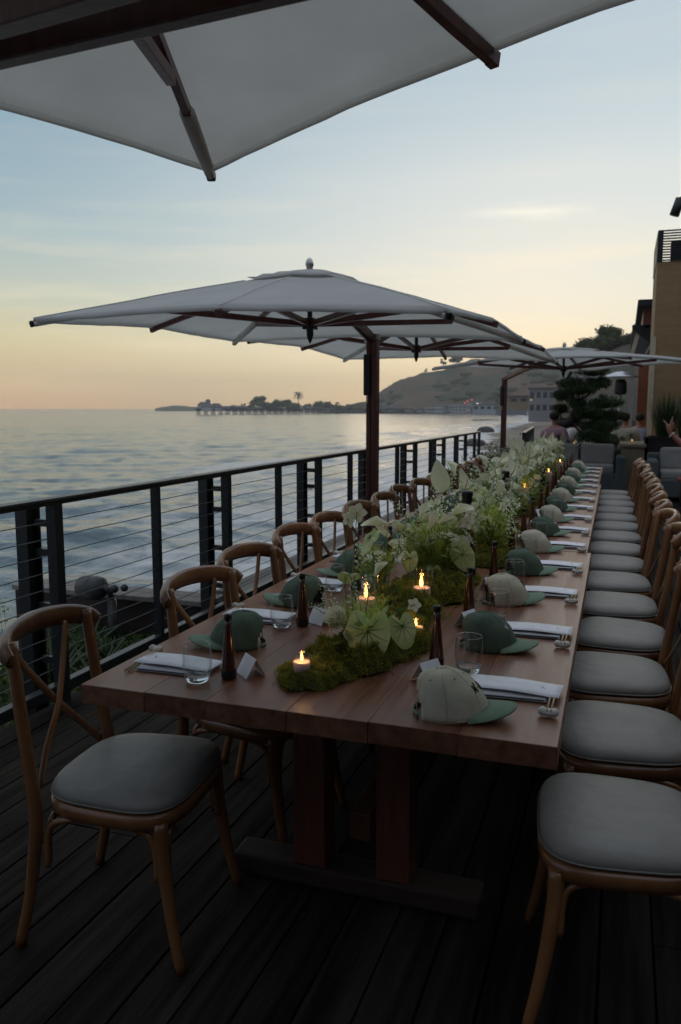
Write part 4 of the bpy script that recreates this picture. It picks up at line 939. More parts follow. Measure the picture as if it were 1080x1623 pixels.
def arrangement(x, y, label, items, spread=.13, height=.32, fill=1.0, seed=0, stems_base=.05):
    global random
    st_ = random.getstate(); random.seed(1000 + seed)
    t = empty('flower_arrangement', (x, y, TZ + .03), label=label, cat='flowers', group='white and green flower arrangements')
    sg = G(); base = Vector((0, 0, 0))
    def place(kind, p, rot, s):
        o = bpy.data.objects.new(FN[kind], random.choice(FM[kind])); col.objects.link(o); o.parent = t; o.location = p; o.rotation_euler = rot; o.scale = (s, s, s)
        b = Vector((uni(-1, 1) * stems_base, uni(-1, 1) * stems_base, 0)); pv = Vector(p)
        mid = (b + pv) / 2 + Vector((uni(-.02, .02), uni(-.02, .02), .03)); sg.tube(cr([b, mid, pv], 4), [.0022, .0014], 5)
    for it in items:
        kind = it[0]
        if isinstance(it[1], (tuple, list)): place(kind, it[1], it[2], it[3])
        else:
            cnt, h0, h1, s0, s1 = it[1:]
            for _ in range(cnt):
                a = uni(0, 6.28); q = uni(.15, 1) ** .6 * spread; h = uni(h0, h1) * height
                tlt = uni(.1, .9) if kind != 'cal' else uni(.6, 1.3)
                if kind == 'cal': rot = (uni(-.5, .5), uni(.4, 1.25), a)
                elif kind == 'orc': rot = (0, uni(-.4, .3), -math.pi / 2 + uni(-.9, .9))
                elif kind in ('umb', 'spk', 'ros'): rot = (uni(-.6, .9), uni(-.6, .6), uni(0, 6))
                else: rot = (uni(-.7, .7), uni(-.2, 1.0), uni(0, 6.28))
                place(kind, (q * math.cos(a), q * math.sin(a) * 1.35, h), rot, uni(s0, s1))
    sg.build('stem', M['stem'], t)
    if fill:
        g = G()
        for _ in range(int(70 * fill)):    # upright grass blades and fine feathery sprigs
            a = uni(0, 6.28); q = spread * uni(0, .8); b = Vector((q * math.cos(a) * .5, q * math.sin(a) * .7, 0)); h = height * uni(.35, .8); e = Vector((b.x * 2 + uni(-.05, .05), b.y * 2 + uni(-.05, .05), h))
            pth = cr([b, (b + e) / 2 + Vector((0, 0, .02)), e], 4)
            g.tube(pth, [.0014, .0005], 3, cap=False)
            for p in pth[2:]:
                for _q in range(11):
                    d = Vector((uni(-1, 1), uni(-1, 1), uni(-.2, 1))).normalized() * uni(.012, .034); s_ = d.cross(Vector((0, 0, 1))).normalized() * .0009
                    g.add([p - s_, p + s_, p + d], [(0, 1, 2)], 0)
        f_ = g.build('feathery_foliage', M['feather'], t); f_['kind'] = 'stuff'
        g = G()
        for _ in range(int(60 * fill)):
            a = uni(0, 6.28); q = spread * uni(.1, 1); p = Vector((q * math.cos(a), q * math.sin(a) * 1.3, height * uni(.02, .5))); d = Vector((math.cos(a), math.sin(a), uni(-.2, .8))).normalized(); s_ = Vector((-math.sin(a), math.cos(a), 0)); L = uni(.025, .05)
            rows = [[p + d * L * f - s_ * L * .24 * math.sin(math.pi * (f * .9 + .05)), p + d * L * f + Vector((0, 0, -.002)), p + d * L * f + s_ * L * .24 * math.sin(math.pi * (f * .9 + .05))] for f in (0, .33, .66, 1)]
            g.grid(rows)
        f_ = g.build('leafy_filler', M['leafgreen'], t); f_['kind'] = 'stuff'
    random.setstate(st_); return t
HP = math.pi / 2
# near small bunch with the big heart leaf hanging towards the camera
arrangement(-.715, 2.215, 'small near bunch with one large heart shaped veined leaf facing the camera',
  [('cal', (.045, -.085, .085), (0, 1.38, -HP + .12), 1.38), ('cal', (.13, -.02, .09), (.5, 1.2, -.5), 1.0), ('cal', (-.05, .03, .22), (.2, .5, 2.2), .85),
   ('ros', (-.055, -.06, .10), (.7, -.3, 0), 1.3), ('ros', (-.02, -.07, .055), (.9, 0, 1), 1.1), ('ros', (-.09, -.03, .075), (.6, -.5, 2), 1.1), ('spk', (-.09, -.01, .12), (.1, -.4, 0), .9), ('spk', (-.03, .0, .13), (.2, .1, 0), .8),
   ('umb', (-.06, -.05, .085), (.8, -.3, 0), .7), ('orc', (.16, .0, .15), (0, 0, -HP), .8), ('calla', (.03, .03, .22), (0, .6, 1.2), .7), ('orc', (-.05, .10, .40), (0, 0, -1.2), 1.15), ('orc', (-.085, .12, .375), (0, .2, -1.9), 1.0), ('spk', (-.10, -.02, .10), (.5, -.9, 0), .7)], .09, .20, .75, 1, .03)
arrangement(-.90, 2.98, 'pair of pale veined leaves standing left of the hurricane candles',
  [('cal', (-.02, -.02, .22), (.1, .9, -2.3), 1.2), ('cal', (.12, .05, .13), (0, 1.3, -1.3), .7), ('spa', (.02, .08, .20), (0, .5, -2.4), .9), ('calla', (.03, .05, .26), (0, 1.2, -2.6), 1.2), ('ros', (.05, .1, .16), (.4, 0, 0), 1.1), ('cal', (.06, .12, .17), (.1, 1.0, -1.9), .7), ('spk', (-.04, -.1, .12), (.2, 0, 0), .9), ('umb', (.02, -.08, .15), (.4, 0, 0), 1.0), ('spk', (.1, -.06, .15), (.3, .2, 0), 1.0)], .07, .22, .9, 2, .04)
big = [('spa', (.02, .06, .36), (.1, .15, -1.5), 1.25), ('calla', (.08, -.02, .28), (.2, .9, -.4), 1.3), ('spa', (.13, -.04, .20), (3.0, .2, -1.2), 1.1), ('cal', (.14, -.10, .13), (1.1, 1.0, -.3), 1.0), ('cal', (.03, -.13, .06), (0, 1.1, -1.2), .65)]
arrangement(-.74, 3.28, 'large bouquet with upright white anthurium at the centre of the photo', big + [('umb', 14, .3, .85, .9, 1.25), ('spk', 9, .35, .95, .9, 1.4), ('orc', 5, .6, 1.05, .8, 1.2), ('ros', 5, .4, .8, .9, 1.3), ('cal', 1, .3, .6, .7, .9), ('calla', 4, .6, 1., .8, 1.1)], .16, .34, 3.0, 3)
arrangement(-.62, 3.98, 'bouquet of white florets just before the table seam', [('spk', 13, .3, .95, .9, 1.4), ('umb', 10, .3, .9, .9, 1.2), ('cal', 1, .5, .9, .8, 1.), ('orc', 6, .6, 1., .8, 1.1), ('ros', 4, .4, .8, 1, 1.3), ('spa', 1, .9, 1.05, .9, 1.1)], .15, .30, 2.8, 4)
labs = ['bouquet with tall anthuriums beside the second tall bottle', 'full bouquet with heart leaves midway down the table', 'bouquet of large white anthuriums left of the far candles', 'white bouquet before the third table', 'pale bouquet with big spathes near the far bottles', 'white bouquet close to the end of the table', 'farthest bouquet before the grey sofa', 'low bouquet at the table end', 'bouquet of lace flowers between the seam and the anthuriums', 'greenery bunch between the mid table bouquets']
ys = [4.65, 5.4, 6.1, 6.8, 7.5, 8.2, 8.95, 9.8]
for k, y in enumerate(ys):
    arrangement(xr(y) - .60, y, labs[k], [('spa', 3 + (k in (2, 3, 5)), .75, 1.2, .9, 1.3), ('umb', 10, .4, 1., .9, 1.4), ('spk', 14, .4, 1.05, 1, 1.5), ('cal', 2, .5, .95, .7, 1.1), ('ros', 5, .5, .95, 1.1, 1.5), ('orc', 7, .7, 1.1, 1.0, 1.4), ('calla', 3, .8, 1.1, 1, 1.3)],   .19, .31, 2.3, 10 + k, .07)

# ------------------------------------------------------------------ terrace background
def sofa(x0, x1, y, label, ncush, h=.78):
    t = empty('outdoor_sofa', ((x0 + x1) / 2, y, 0), label=label, cat='sofa', group='grey outdoor sofas past the table'); L = x1 - x0; cx_ = (x0 + x1) / 2
    G().box((cx_, y + .35, .22), (L, .85, .30)).build('base', M['sofabody'], t, world=True, bevel=.03)
    for xx in (x0 + .08, x1 - .08): G().box((xx, y + .32, .36), (.17, .88, .62)).build('arm', M['sofabody'], t, world=True, bevel=.04)
    G().box((cx_, y + .76, .42), (L, .16, .68)).build('back', M['sofabody'], t, world=True, bevel=.04)
    w_ = (L - .36) / ncush
    for k in range(ncush):
        xx = x0 + .18 + w_ * (k + .5); G().box((xx, y + .30, .43), (w_ - .02, .66, .15)).build('seat_cushion', M['sofacush'], t, world=True, bevel=.045)
        o = G().box((0, 0, 0), (w_ - .03, .17, .40)).build('back_cushion', M['sofacush'], t, bevel=.06); o.location = (xx - cx_, .60, .66); o.rotation_euler = (R(-12), 0, 0)
    return t
sofa(-2.2, 0.06, 14.9, 'grey sofa with beige cushions straight behind the end of the table', 3)
sofa(0.40, 2.9, 13.9, 'grey sofa with pale cushions at the right edge of the photo', 3)
t = empty('low_table', (1.15, 13.2, 0), label='dark low table in front of the right sofa', cat='table'); G().box((1.3, 13.15, .43), (1.0, .55, .05)).build('top', M['redwood'], t, world=True)
for a in (-.4, .4):
    for b in (-.2, .2): G().box((1.3 + a, 13.15 + b, .2), (.06, .06, .40)).build('leg', M['darkwood'], t, world=True)
t = empty('tan_console', (.2, 16.0, 0), label='tan topped side bench between the two sofas', cat='bench'); G().box((.17, 16.0, .84), (.46, 1.5, .06)).build('top', M['tanbench'], t, world=True, bevel=.01); G().box((.17, 16.0, .4), (.4, 1.4, .80)).build('body', M['tanbench'], t, world=True)
# planter box with tall grass in front of the tower
t = empty('planter_box', (1.7, 15.5, 0), label='long dark wooden planter behind the right sofa', cat='planter'); G().box((1.72, 15.4, .50), (2.7, .05, 1.0)).box((1.72, 16.1, .50), (2.7, .05, 1.0)).box((.40, 15.75, .5), (.05, .75, 1.0)).box((3.05, 15.75, .5), (.05, .75, 1.0)).box((1.72, 15.75, .45), (2.6, .65, .88)).build('box', M['darkwood'], t, world=True)
G().box((1.72, 15.38, .985), (2.75, .09, .03)).build('rim', M['darkwood'], t, world=True)
for q, (xx, yy) in enumerate([(.72, 15.7), (1.1, 15.85), (1.45, 15.65), (1.85, 15.8), (2.3, 15.7)]):
    g = G()
    for _ in range(420):
        a = uni(0, 6.28); t_ = uni(.02, .42); l = uni(.55, 1.05); b = Vector((xx + uni(-.12, .12), yy + uni(-.1, .1), .88)); d = Vector((math.cos(a) * math.sin(t_), math.sin(a) * math.sin(t_), math.cos(t_))); s_ = Vector((-math.sin(a), math.cos(a), 0)) * .005
        m_ = b + d * l * .6; e = b + d * l + Vector((d.x, d.y, -.4 * t_)) * l * .2; g.add([b - s_, b + s_, m_ + s_ * .8, m_ - s_ * .8, e], [(0, 1, 2, 3), (3, 2, 4)], 0)
    o = g.build('tall_grass', M['leafdark'], None, loc=(xx, yy, .88), world=True); tag(o, ['tall dark grass at the left end of the planter by the tower corner', 'tall grass clump left of the raised hand', 'tall grass clump behind the raised hand', 'grass clump right of the raised hand', 'grass clump at the right end of the planter'][q], 'plant', 'grass clumps in the dark planter')
# tan tower
TX, TY = .46, 17.1
tw = empty('tan_tower', (TX + 2, TY + 1.3, 0), label='tan stucco tower with dark louvred parapet at the right edge', cat='building')
G().box((TX + 2.2, TY + 1.15, 2.165), (4.36, 2.3, 4.33)).build('wall', M['stucco'], tw, world=True)
G().box((TX + .03, TY - .012, 1.45), (.07, .03, 2.9)).build('edge_trim', M['stuccoedge'], tw, world=True)
for k in range(12):
    G().box((TX + 2.2, TY - .02, 4.35 + k * .05), (4.3, .03, .026)).build('louvre', M['rail'], tw, world=True)
    G().box((TX + .02, TY + 1.15, 4.35 + k * .05), (.03, 2.2, .026)).build('louvre', M['rail'], tw, world=True)
for xx in (TX + .06, TX + 1.4, TX + 2.8, TX + 4.3): G().box((xx, TY + .02, 4.62), (.10, .06, .60)).build('louvre_post', M['rail'], tw, world=True)
G().box((TX + 2.3, TY + .05, 4.53), (4.1, .02, .38)).build('parapet_panel', M['roofdark'], tw, world=True)
# spotlight hanging from the eave at the top right
t = empty('spotlight', (.72, 9.2, 3.4), label='black cylindrical spotlight poking in at the upper right edge', cat='light'); c0 = ray(1075, 326, 9.6)
G().tube([c0 + Vector((-.035, 0, -.10)), c0 + Vector((.02, 0, .07))], .05, 14).build('lamp_housing', M['rail'], t, world=True)
G().tube([c0 + Vector((.02, 0, .07)), c0 + Vector((.16, 0, .16)), c0 + Vector((.40, .1, .18))], .018, 8).build('arm', M['rail'], t, world=True)
# restaurant wing behind the tower
bw = empty('restaurant_wing', (.8, 26, 0), label='restaurant wing with red fascia and dark sloping eave left of the tower', cat='building')
G().box((3.4, 27, 1.9), (5.0, 12, 3.8)).build('wall', M['roofdark'], bw, world=True)
G().box((2.9, 22.0, 3.78), (5.0, .2, .50)).box((.45, 27, 3.78), (.2, 10, .50)).build('fascia', M['redwood'], bw, world=True)
G().box((2.9, 26.8, 4.10), (5.4, 10.6, .16)).build('roof', M['roofdark'], bw, world=True, bevel=.02)
G().add([(.1, 21.9, 3.5), (.9, 21.9, 2.85), (.9, 32, 2.85), (.1, 32, 3.5), (.1, 21.9, 3.6), (.9, 21.9, 3.6), (.9, 32, 3.6), (.1, 32, 3.6)], [(0, 1, 2, 3), (4, 7, 6, 5), (0, 4, 5, 1), (3, 2, 6, 7), (0, 3, 7, 4)]).build('eave', M['roofdark'], bw, world=True)
G().beam((.05, 22.0, 2.6), (.28, 22.0, 3.55), .06, .10).build('brace', M['stuccoedge'], bw, world=True); G().beam((.45, 22.0, 2.9), (.75, 22.0, 3.45), .05, .05).build('brace', M['postw'], bw, world=True)
G().box((.42, 22.3, 1.4), (.24, .24, 2.8)).build('column', M['orangewood'], bw, world=True); G().box((.16, 24, 1.4), (.10, .10, 2.8)).build('column', M['postw'], bw, world=True)
for k in range(4): G().box((.86, 22.6 + 1.6 * k, 1.7), (.04, 1.3, 1.4)).build('window', M['pane'], bw, world=True)
# unseen restaurant walls, added to block sky light from the right and behind
rw = empty('sky_blocking_wall', (4.4, 3, 0), label='unseen dark wooden wall added landward of the deck to block sky light', cat='building')
G().box((4.5, 2.5, 2.4), (.4, 24, 4.8)).build('wall', M['darkwood'], rw, world=True); G().box((3.9, 1.5, 4.0), (1.7, 20, .16)).build('roof', M['roofdark'], rw, world=True); G().box((.9, -3.6, 2.2), (7.2, .4, 4.4)).build('sky_blocking_end_wall', M['darkwood'], rw, world=True)
for k in range(5): G().box((4.28, -1 + 2.8 * k, 1.5), (.06, 2.0, 2.2)).build('window', M['pane'], rw, world=True)
# patio heater
hx, hy = -.12, 21.5
t = empty('patio_heater', (hx, hy, 0), label='mushroom patio heater with pale domed top behind the pine', cat='heater')
G().lathe([(0, .15), (.12, .14), (.42, .03), (.43, 0), (.40, 0), (.1, .08), (0, .09)], (hx, hy, 2.28), 24).build('reflector', M['heater'], t, world=True)
G().lathe([(0, 0), (.13, 0), (.155, .08), (.15, .28), (.10, .38), (0, .38)], (hx, hy, 1.86), 16).build('burner', M['heaterdark'], t, world=True)
G().tube([(hx, hy, .6), (hx, hy, 1.9)], .04, 10).build('post', M['postw'], t, world=True); G().lathe([(0, 0), (.24, 0), (.24, .6), (.1, .68), (0, .68)], (hx, hy, 0), 16).build('base', M['heaterdark'], t, world=True)

# cloud pruned pine
pnx, pny = -1.05, 17.0
pine = empty('cloud_pruned_pine', (pnx, pny, 0), label='dark cloud pruned pine with curved trunk behind the sofa', cat='tree')
tp = cr([(-1.42, 17.0, .3), (-1.45, 17, .8), (-1.33, 17, 1.12), (-1.05, 17, 1.22), (-.92, 17, 1.45), (-1.02, 17, 1.75), (-1.12, 17, 2.05), (-1.0, 17, 2.35)], 6)
G().tube(tp, [.12, .11, .10, .08, .07, .055, .04, .025], 10).build('trunk', M['bark'], pine, world=True)
PD = [(-.72, 17, 2.28, .42, .20), (-1.12, 16.9, 2.42, .36, .15), (-.55, 17.1, 2.02, .32, .14), (-1.28, 17, 2.02, .28, .12), (-1.0, 16.8, 1.88, .34, .14), (-.42, 17, 1.62, .42, .17), (-1.1, 16.9, 1.60, .22, .09), (-1.52, 17.1, 1.78, .17, .08), (-.78, 16.8, 1.42, .46, .19), (-.50, 16.9, 1.16, .44, .24), (-.25, 17.1, 1.35, .28, .14), (-.72, 16.7, .98, .36, .2), (-.30, 16.9, .86, .42, .24), (-1.35, 17.3, 1.22, .22, .10), (-1.55, 17.1, 1.5, .12, .06)]
PD = [(-.68 + (x + .8) * .76, y, z, r1 * .8, r2) for x, y, z, r1, r2 in PD]
for (x, y, z, r1, r2) in PD:
    b = min(tp, key=lambda p: (p - Vector((x, y, z - .15))).length); G().tube(cr([b, (b + Vector((x, y, z))) / 2 + Vector((0, 0, -.08)), Vector((x, y, z))], 4), [.03, .012], 6).build('branch', M['bark'], pine, world=True)
    r2 *= 1.35; g = G().ball((x, y, z), (r1 * .6, r1 * .6, r2 * .5), 10, 6)
    for q in range(34):
        a = uni(0, 6.28); d = rnd() ** .5 * r1 * .95; g.leafcloud((x + d * math.cos(a), y + d * math.sin(a), z + r2 * uni(-.5, .6) * (1 - d / r1)), (.10, .10, .09), 60, .08, shell=.1, upb=.7, asp=.16)
    g.build('foliage_pad', M['pine'], pine, world=True)
def shrub(x, y, z, r, h, label, m, n=900, sz=.05):
    t = empty('shrub', (x, y, z), label=label, cat='shrub'); G().tube([(x, y, z), (x, y, z + h * .5)], [.03, .015], 6).build('trunk', M['bark'], t, world=True)
    g = G()
    for q in range(12): a = uni(0, 6.28); d = r * rnd() ** .5 * .7; g.leafcloud((x + d * math.cos(a), y + d * math.sin(a), z + h * uni(.3, .85)), (r * .45, r * .45, h * .28), n // 12, sz, shell=.2)
    g.build('foliage', m, t, world=True)
shrub(-2.05, 14.6, -.3, .55, 1.2, 'dark shrub beyond the flowers left of the sofa', M['leafdark']); shrub(-1.75, 16.4, 0, .45, 1.0, 'green shrub below the guest in pink', M['leafdark']); shrub(-2.4, 16.3, -.3, .5, 1.1, 'low shrub at the deck end beside the umbrella pole', M['leafdark'])
shrub(-.6, 16.1, 0, .6, .95, 'dark hedge clump behind the sofa back', M['leafdark'], 1200); shrub(-1.3, 16.0, 0, .5, .9, 'hedge clump at the foot of the pine', M['leafdark'], 1200)
shrub(-3.2, 17.5, -.6, .5, 1.1, 'rough shrub on the seaward bank past the railing', M['cover']); shrub(-3.05, 6.6, -.6, .22, .5, 'small dark plant poking above the ledge behind the fourth chair', M['leafdark'], 300, .03)
# bank and rocks past the deck end
bk = G(); rows = []
for i in range(14):
    y = 15.6 + i * 2.6; rows.append([Vector((x + .3 * mnoise.noise(Vector((x, y, 0))), y, z + .25 * mnoise.noise(Vector((x * .8, y * .5, 3))))) for x, z in ((-5.6, -4.7), (-4.8, -3.2), (-4.2, -1.6), (-3.5, -.75), (-2.6, -.5), (-1.6, -.25), (1, -.12), (5, -.12))])
tag(bk.grid(rows, flip=False).build('bank', M['sand']), kind='structure')
for i, (y, lb_) in enumerate([(205, 'dark boulder alone in the surf of the bay'), (34, 'boulder under the bank just past the railing end'), (48, 'boulder in the wash left of the far umbrella pole'), (62, 'wet boulder right of the far umbrella pole'), (90, 'boulder farther along the shoreline of the bay'), (130, 'far boulder where the beach curves')]):
    t_ = rnd(); xx = np.interp(y, [c[1] for c in coast[:12]], [c[0] for c in coast[:12]]) + uni(-1.5, 3); r = uni(.35, .9) * (1 + y / 120)
    g = G(); g.ball((0, 0, 0), (r, r * uni(.7, 1.3), r * .55), 10, 7); g.v = [tuple(Vector(v) * (1 + .35 * mnoise.noise(Vector(v) / r * 1.3 + Vector((i * 7, 0, 0))))) for v in g.v]
    o = g.build('shore_rock', M['rock'], None, loc=(xx, y, SEA + r * .15)); tag(o, lb_, 'rock', 'boulders along the shoreline')

# ------------------------------------------------------------------ people
def skinned(name, V_, E_, m, parent, sub=2):
    me = bpy.data.meshes.new(name); me.from_pydata([v[:3] for v in V_], E_, []); me.materials.append(m); o = bpy.data.objects.new(name, me); col.objects.link(o); o.parent = parent
    md = o.modifiers.new('skin', 'SKIN'); md.use_smooth_shade = True
    if not me.skin_vertices: return o
    for i, v in enumerate(V_):
        r = v[3]; me.skin_vertices[0].data[i].radius = (r, r) if not isinstance(r, tuple) else r
    me.skin_vertices[0].data[0].use_root = True
    s_ = o.modifiers.new('sub', 'SUBSURF'); s_.levels = sub; s_.render_levels = sub; return o
def seated(loc, rz, label, shirt, hair=True, arm=None, group='guests seated at the far tables'):
    t = empty('person', loc, rz, label=label, cat='person', group=group)
    # facing +y ; pelvis at z .55
    V_ = [(0, 0, .56, .13), (0, .0, .75, .125), (0, -.01, .92, .135), (0, -.01, 1.04, .115), (0, 0, 1.11, .055), (0, .02, 1.17, .055), (0, .03, 1.25, .085), (0, .02, 1.33, .075),
          (-.19, 0, 1.02, .072), (-.25, .03, .82, .052), (-.17, .25, .76, .034), (-.12, .33, .77, .03), (.19, 0, 1.02, .072), (.25, .03, .82, .052), (.17, .25, .76, .034), (.12, .33, .77, .03),
          (-.09, .02, .53, .095), (-.11, .42, .52, .065), (-.11, .44, .1, .04), (-.11, .55, .05, .035), (.09, .02, .53, .095), (.11, .42, .52, .065), (.11, .44, .1, .04), (.11, .55, .05, .035)]
    E_ = [(0, 1), (1, 2), (2, 3), (3, 4), (4, 5), (5, 6), (6, 7), (3, 8), (8, 9), (9, 10), (10, 11), (3, 12), (12, 13), (13, 14), (14, 15), (0, 16), (16, 17), (17, 18), (18, 19), (0, 20), (20, 21), (21, 22), (22, 23)]
    skinned('body', V_, E_, M['skin'], t)
    Vs = [(v[0], v[1], v[2], v[3] + .032) for v in V_]; Vs[4] = (0, -.005, 1.085, .072); ids = [0, 1, 2, 3, 4, 8, 9, 10, 12, 13, 14]; mp_ = {k: i for i, k in enumerate(ids)}
    skinned('shirt', [Vs[k] for k in ids], [(mp_[a], mp_[b]) for a, b in E_ if a in mp_ and b in mp_], shirt, t)
    ids = [0, 16, 17, 18, 20, 21, 22]; mp_ = {k: i for i, k in enumerate(ids)}; skinned('trousers', [Vs[k] for k in ids], [(mp_[a], mp_[b]) for a, b in E_ if a in mp_ and b in mp_], M['trousers'], t)
    G().ball((0, -.005, 1.31), (.098, .115, .095), 14, 9).build('hair', M['hair'], t)
    G().box((0, -.02, .42), (.44, .44, .04)).box((0, -.25, .68), (.42, .03, .45)).box((-.18, -.2, .2), (.04, .04, .4)).box((.18, -.2, .2), (.04, .04, .4)).box((-.18, .15, .2), (.04, .04, .4)).box((.18, .15, .2), (.04, .04, .4))
    return t
seated((-1.33, 16.75, .05), R(-25), 'person in a pink shirt seated with back to camera left of the pine', M['pink'])
seated((-.98, 18.2, .0), R(60), 'person in white seated behind the pine trunk', M['white'])
seated((.03, 18.3, .02), R(-15), 'person in a cream shirt seated with back to camera beside the heater post', M['cream'])
seated((.33, 19.2, .0), R(25), 'person in a pale blue shirt seated against the tower edge', M['blue'])
seated((-.35, 20.6, .0), R(170), 'person in dark clothes facing the camera behind the heater', M['darkshirt'])
for i, (x, y) in enumerate([(-1.05, 17.6), (.1, 19.0)]):
    t = empty('guest_table', (x, y, 0), label=['small white clothed table by the guest in pink', 'small table before the guest in the cream shirt'][i], cat='table'); G().box((x, y, .74), (.8, .7, .03)).build('top', M['napkin'], t, world=True); G().tube([(x, y, 0), (x, y, .73)], .04, 8).build('leg', M['umetal'], t, world=True)
    G().lathe([(0, 0), (.03, 0), (.03, .07), (0, .07)], (x + .1, y - .2, .757), 10).build('lamp', M['lit'], t, world=True)
# person reaching in from the right: raised forearm and open hand with bracelet
t = empty('person', (1.02, 10.0, 0), label='person at the right edge raising an open hand with a white bracelet', cat='person')
wr = ray(1063, 687, 10.0); W0 = wr - Vector((1.02, 10.0, 0)); el_v = ray(1091, 713, 10.0) - Vector((1.02, 10, 0))
def hp(u, v, dy=0): return ray(u, v, 10.0) - Vector((1.02, 10, 0)) + Vector((0, dy, 0))
V_ = [(0, 0, .95, .14), (0, 0, 1.15, .135), (0, 0, 1.33, .14), (0, 0, 1.45, .085), (0, 0, 1.53, .05), (0, .01, 1.60, .058), (0, .0, 1.70, .085), (0, 0, 1.78, .07),
      (-.18, 0, 1.42, .055), (*el_v, .040), (*((el_v + W0) / 2), .036), (*W0, .025), (*hp(1060, 679), .034), (*hp(1063.5, 673), .022), (*hp(1066, 664), .0095), (*hp(1066.5, 660.5), .0085),
      (*hp(1057, 672.5), .0125), (*hp(1053, 667.5), .010), (*hp(1051.5, 666), .008), (*hp(1066.5, 675, .02), .014), (*hp(1068, 669.5, .03), .0095), (*hp(1068.5, 674, .05), .009), (*hp(1067, 677, .035), .012), (*hp(1069.5, 675, .055), .009), (*hp(1067, 679.5, .04), .010), (*hp(1069, 678.5, .055), .008),
      (.18, 0, 1.42, .055), (.25, .02, 1.15, .042), (.24, .12, .92, .03), (.23, .2, .86, .028), (-.09, 0, .9, .10), (-.1, 0, .5, .06), (-.1, -.02, .09, .045), (-.1, .12, .04, .04), (.09, 0, .9, .10), (.1, 0, .5, .06), (.1, -.02, .09, .045), (.1, .12, .04, .04)]
E_ = [(0, 1), (1, 2), (2, 3), (3, 4), (4, 5), (5, 6), (6, 7), (3, 8), (8, 9), (9, 10), (10, 11), (11, 12), (12, 13), (13, 14), (14, 15), (12, 16), (16, 17), (17, 18), (12, 19), (19, 20), (20, 21), (12, 22), (22, 23), (12, 24), (24, 25), (3, 26), (26, 27), (27, 28), (28, 29), (0, 30), (30, 31), (31, 32), (32, 33), (0, 34), (34, 35), (35, 36), (36, 37)]
skinned('body', V_, E_, M['redskin'], t)
Vs = [(v[0], v[1], v[2], v[3] + .014) for v in V_]
for nm, ids, m_ in (('shirt', [0, 1, 2, 3, 8, 26, 27], M['darkshirt']), ('trousers', [0, 30, 31, 32, 34, 35, 36], M['trousers'])):
    mp_ = {k: i for i, k in enumerate(ids)}; skinned(nm, [Vs[k] for k in ids], [(mp_[a], mp_[b]) for a, b in E_ if a in mp_ and b in mp_], m_, t)
G().ball((0, -.01, 1.77), (.09, .105, .09), 14, 9).build('hair', M['hair'], t)
ax = (el_v - W0).normalized(); c_ = W0 + ax * .02; u_ = ax.cross(Vector((0, 1, 0))).normalized(); v_ = ax.cross(u_)
G().tube([c_ + (u_ * math.cos(a) + v_ * math.sin(a)) * .034 for a in np.linspace(0, 6.283, 22)], .0075, 6).build('bracelet', M['white'], t)

# ------------------------------------------------------------------ far things
def tree(name, base, h, rad, label, group, trunk_h=.35, n=420, clumps=9, m='hilldark', palm=False, squash=.8):
    t = empty(name, tuple(base), label=label, cat='tree', group=group); bx, by, bz = base
    G().tube(cr([(0, 0, 0), (.02 * h, 0, h * trunk_h * .6), (0, 0, h * .75)], 3), [h * .028, h * .012], 6).build('trunk', M['bark'], t)
    g = G()
    if palm:
        for k in range(26):
            a = k * 2.4; dr = uni(-.3, 1.0); d = Vector((math.cos(a), math.sin(a), 0)); rows = []
            for f in (0, .35, .7, 1): c = Vector((0, 0, h * .93)) + d * rad * f + Vector((0, 0, rad * (dr * f - .9 * f * f))); rows.append([c + Vector((-d.y, d.x, 0)) * rad * .07, c + Vector((0, 0, .03 * rad)), c - Vector((-d.y, d.x, 0)) * rad * .07])
            g.grid(rows)
    else:
        for k in range(clumps):
            a = uni(0, 6.28); q = rad * .62 * rnd() ** .5; cz = h * (trunk_h + (1 - trunk_h) * uni(.25, .8)); r_ = rad * uni(.34, .52); c = (q * math.cos(a), q * math.sin(a), cz)
            g.ball(c, (r_ * .72, r_ * .72, r_ * squash * .72), 7, 5); g.leafcloud(c, (r_, r_, r_ * squash), n // clumps, rad * .13, shell=.6)
    g.build('crown', M[m], t); return t
# trees at the pier root and along the shore
tl = [(410, 626, 30, 'round dark tree behind the pier'), (440, 634, 26, 'broad low tree right of the round tree'), (455, 632, 20, 'tree left of the palm behind the pier'), (386, 638, 10, 'small tree left of the round tree on the pier shore'), (505, 635, 22, 'tree right of the palm behind the pier'), (520, 637, 22, 'low tree farther right of the palm'), (555, 640, 16, 'tree where the hill begins'), (430, 640, 22, 'low shrub like tree between the round tree and the palm'), (487, 640, 18, 'low tree just right of the palm'), (398, 638, 16, 'low bushy tree below the round tree'), (422, 638, 22, 'low tree under the right side of the round tree'), (465, 638, 24, 'wide low tree at the foot of the palm'), (513, 640, 20, 'low tree between palm and hill'), (536, 642, 18, 'bush by the tiny palm'), (548, 643, 16, 'bush at the start of the hill'), (572, 640, 18, 'tree right of where the hill begins'), (370, 641, 12, 'bush near the pier buildings')]
for (u, v, wpx, lb) in tl:
    D = 1120 if u < 545 else 1180; tp_ = ray(u, v, D); bz = -1.0; tree('shore_tree', (tp_.x, tp_.y, bz), tp_.z - bz, wpx / 1270 * D / 2 * 1.05, lb, 'trees behind the pier', .2, 500, 12)
tp_ = ray(473, 621, 1100); tree('palm_tree', (tp_.x, tp_.y, -1), tp_.z + 1, 7.5, 'lone palm standing above the trees behind the pier', 'palms behind the pier', palm=True)
tp_ = ray(535, 637, 1100); tree('palm_tree', (tp_.x, tp_.y, -1), tp_.z + 1, 4.0, 'tiny palm right of the tall palm', 'palms behind the pier', palm=True)
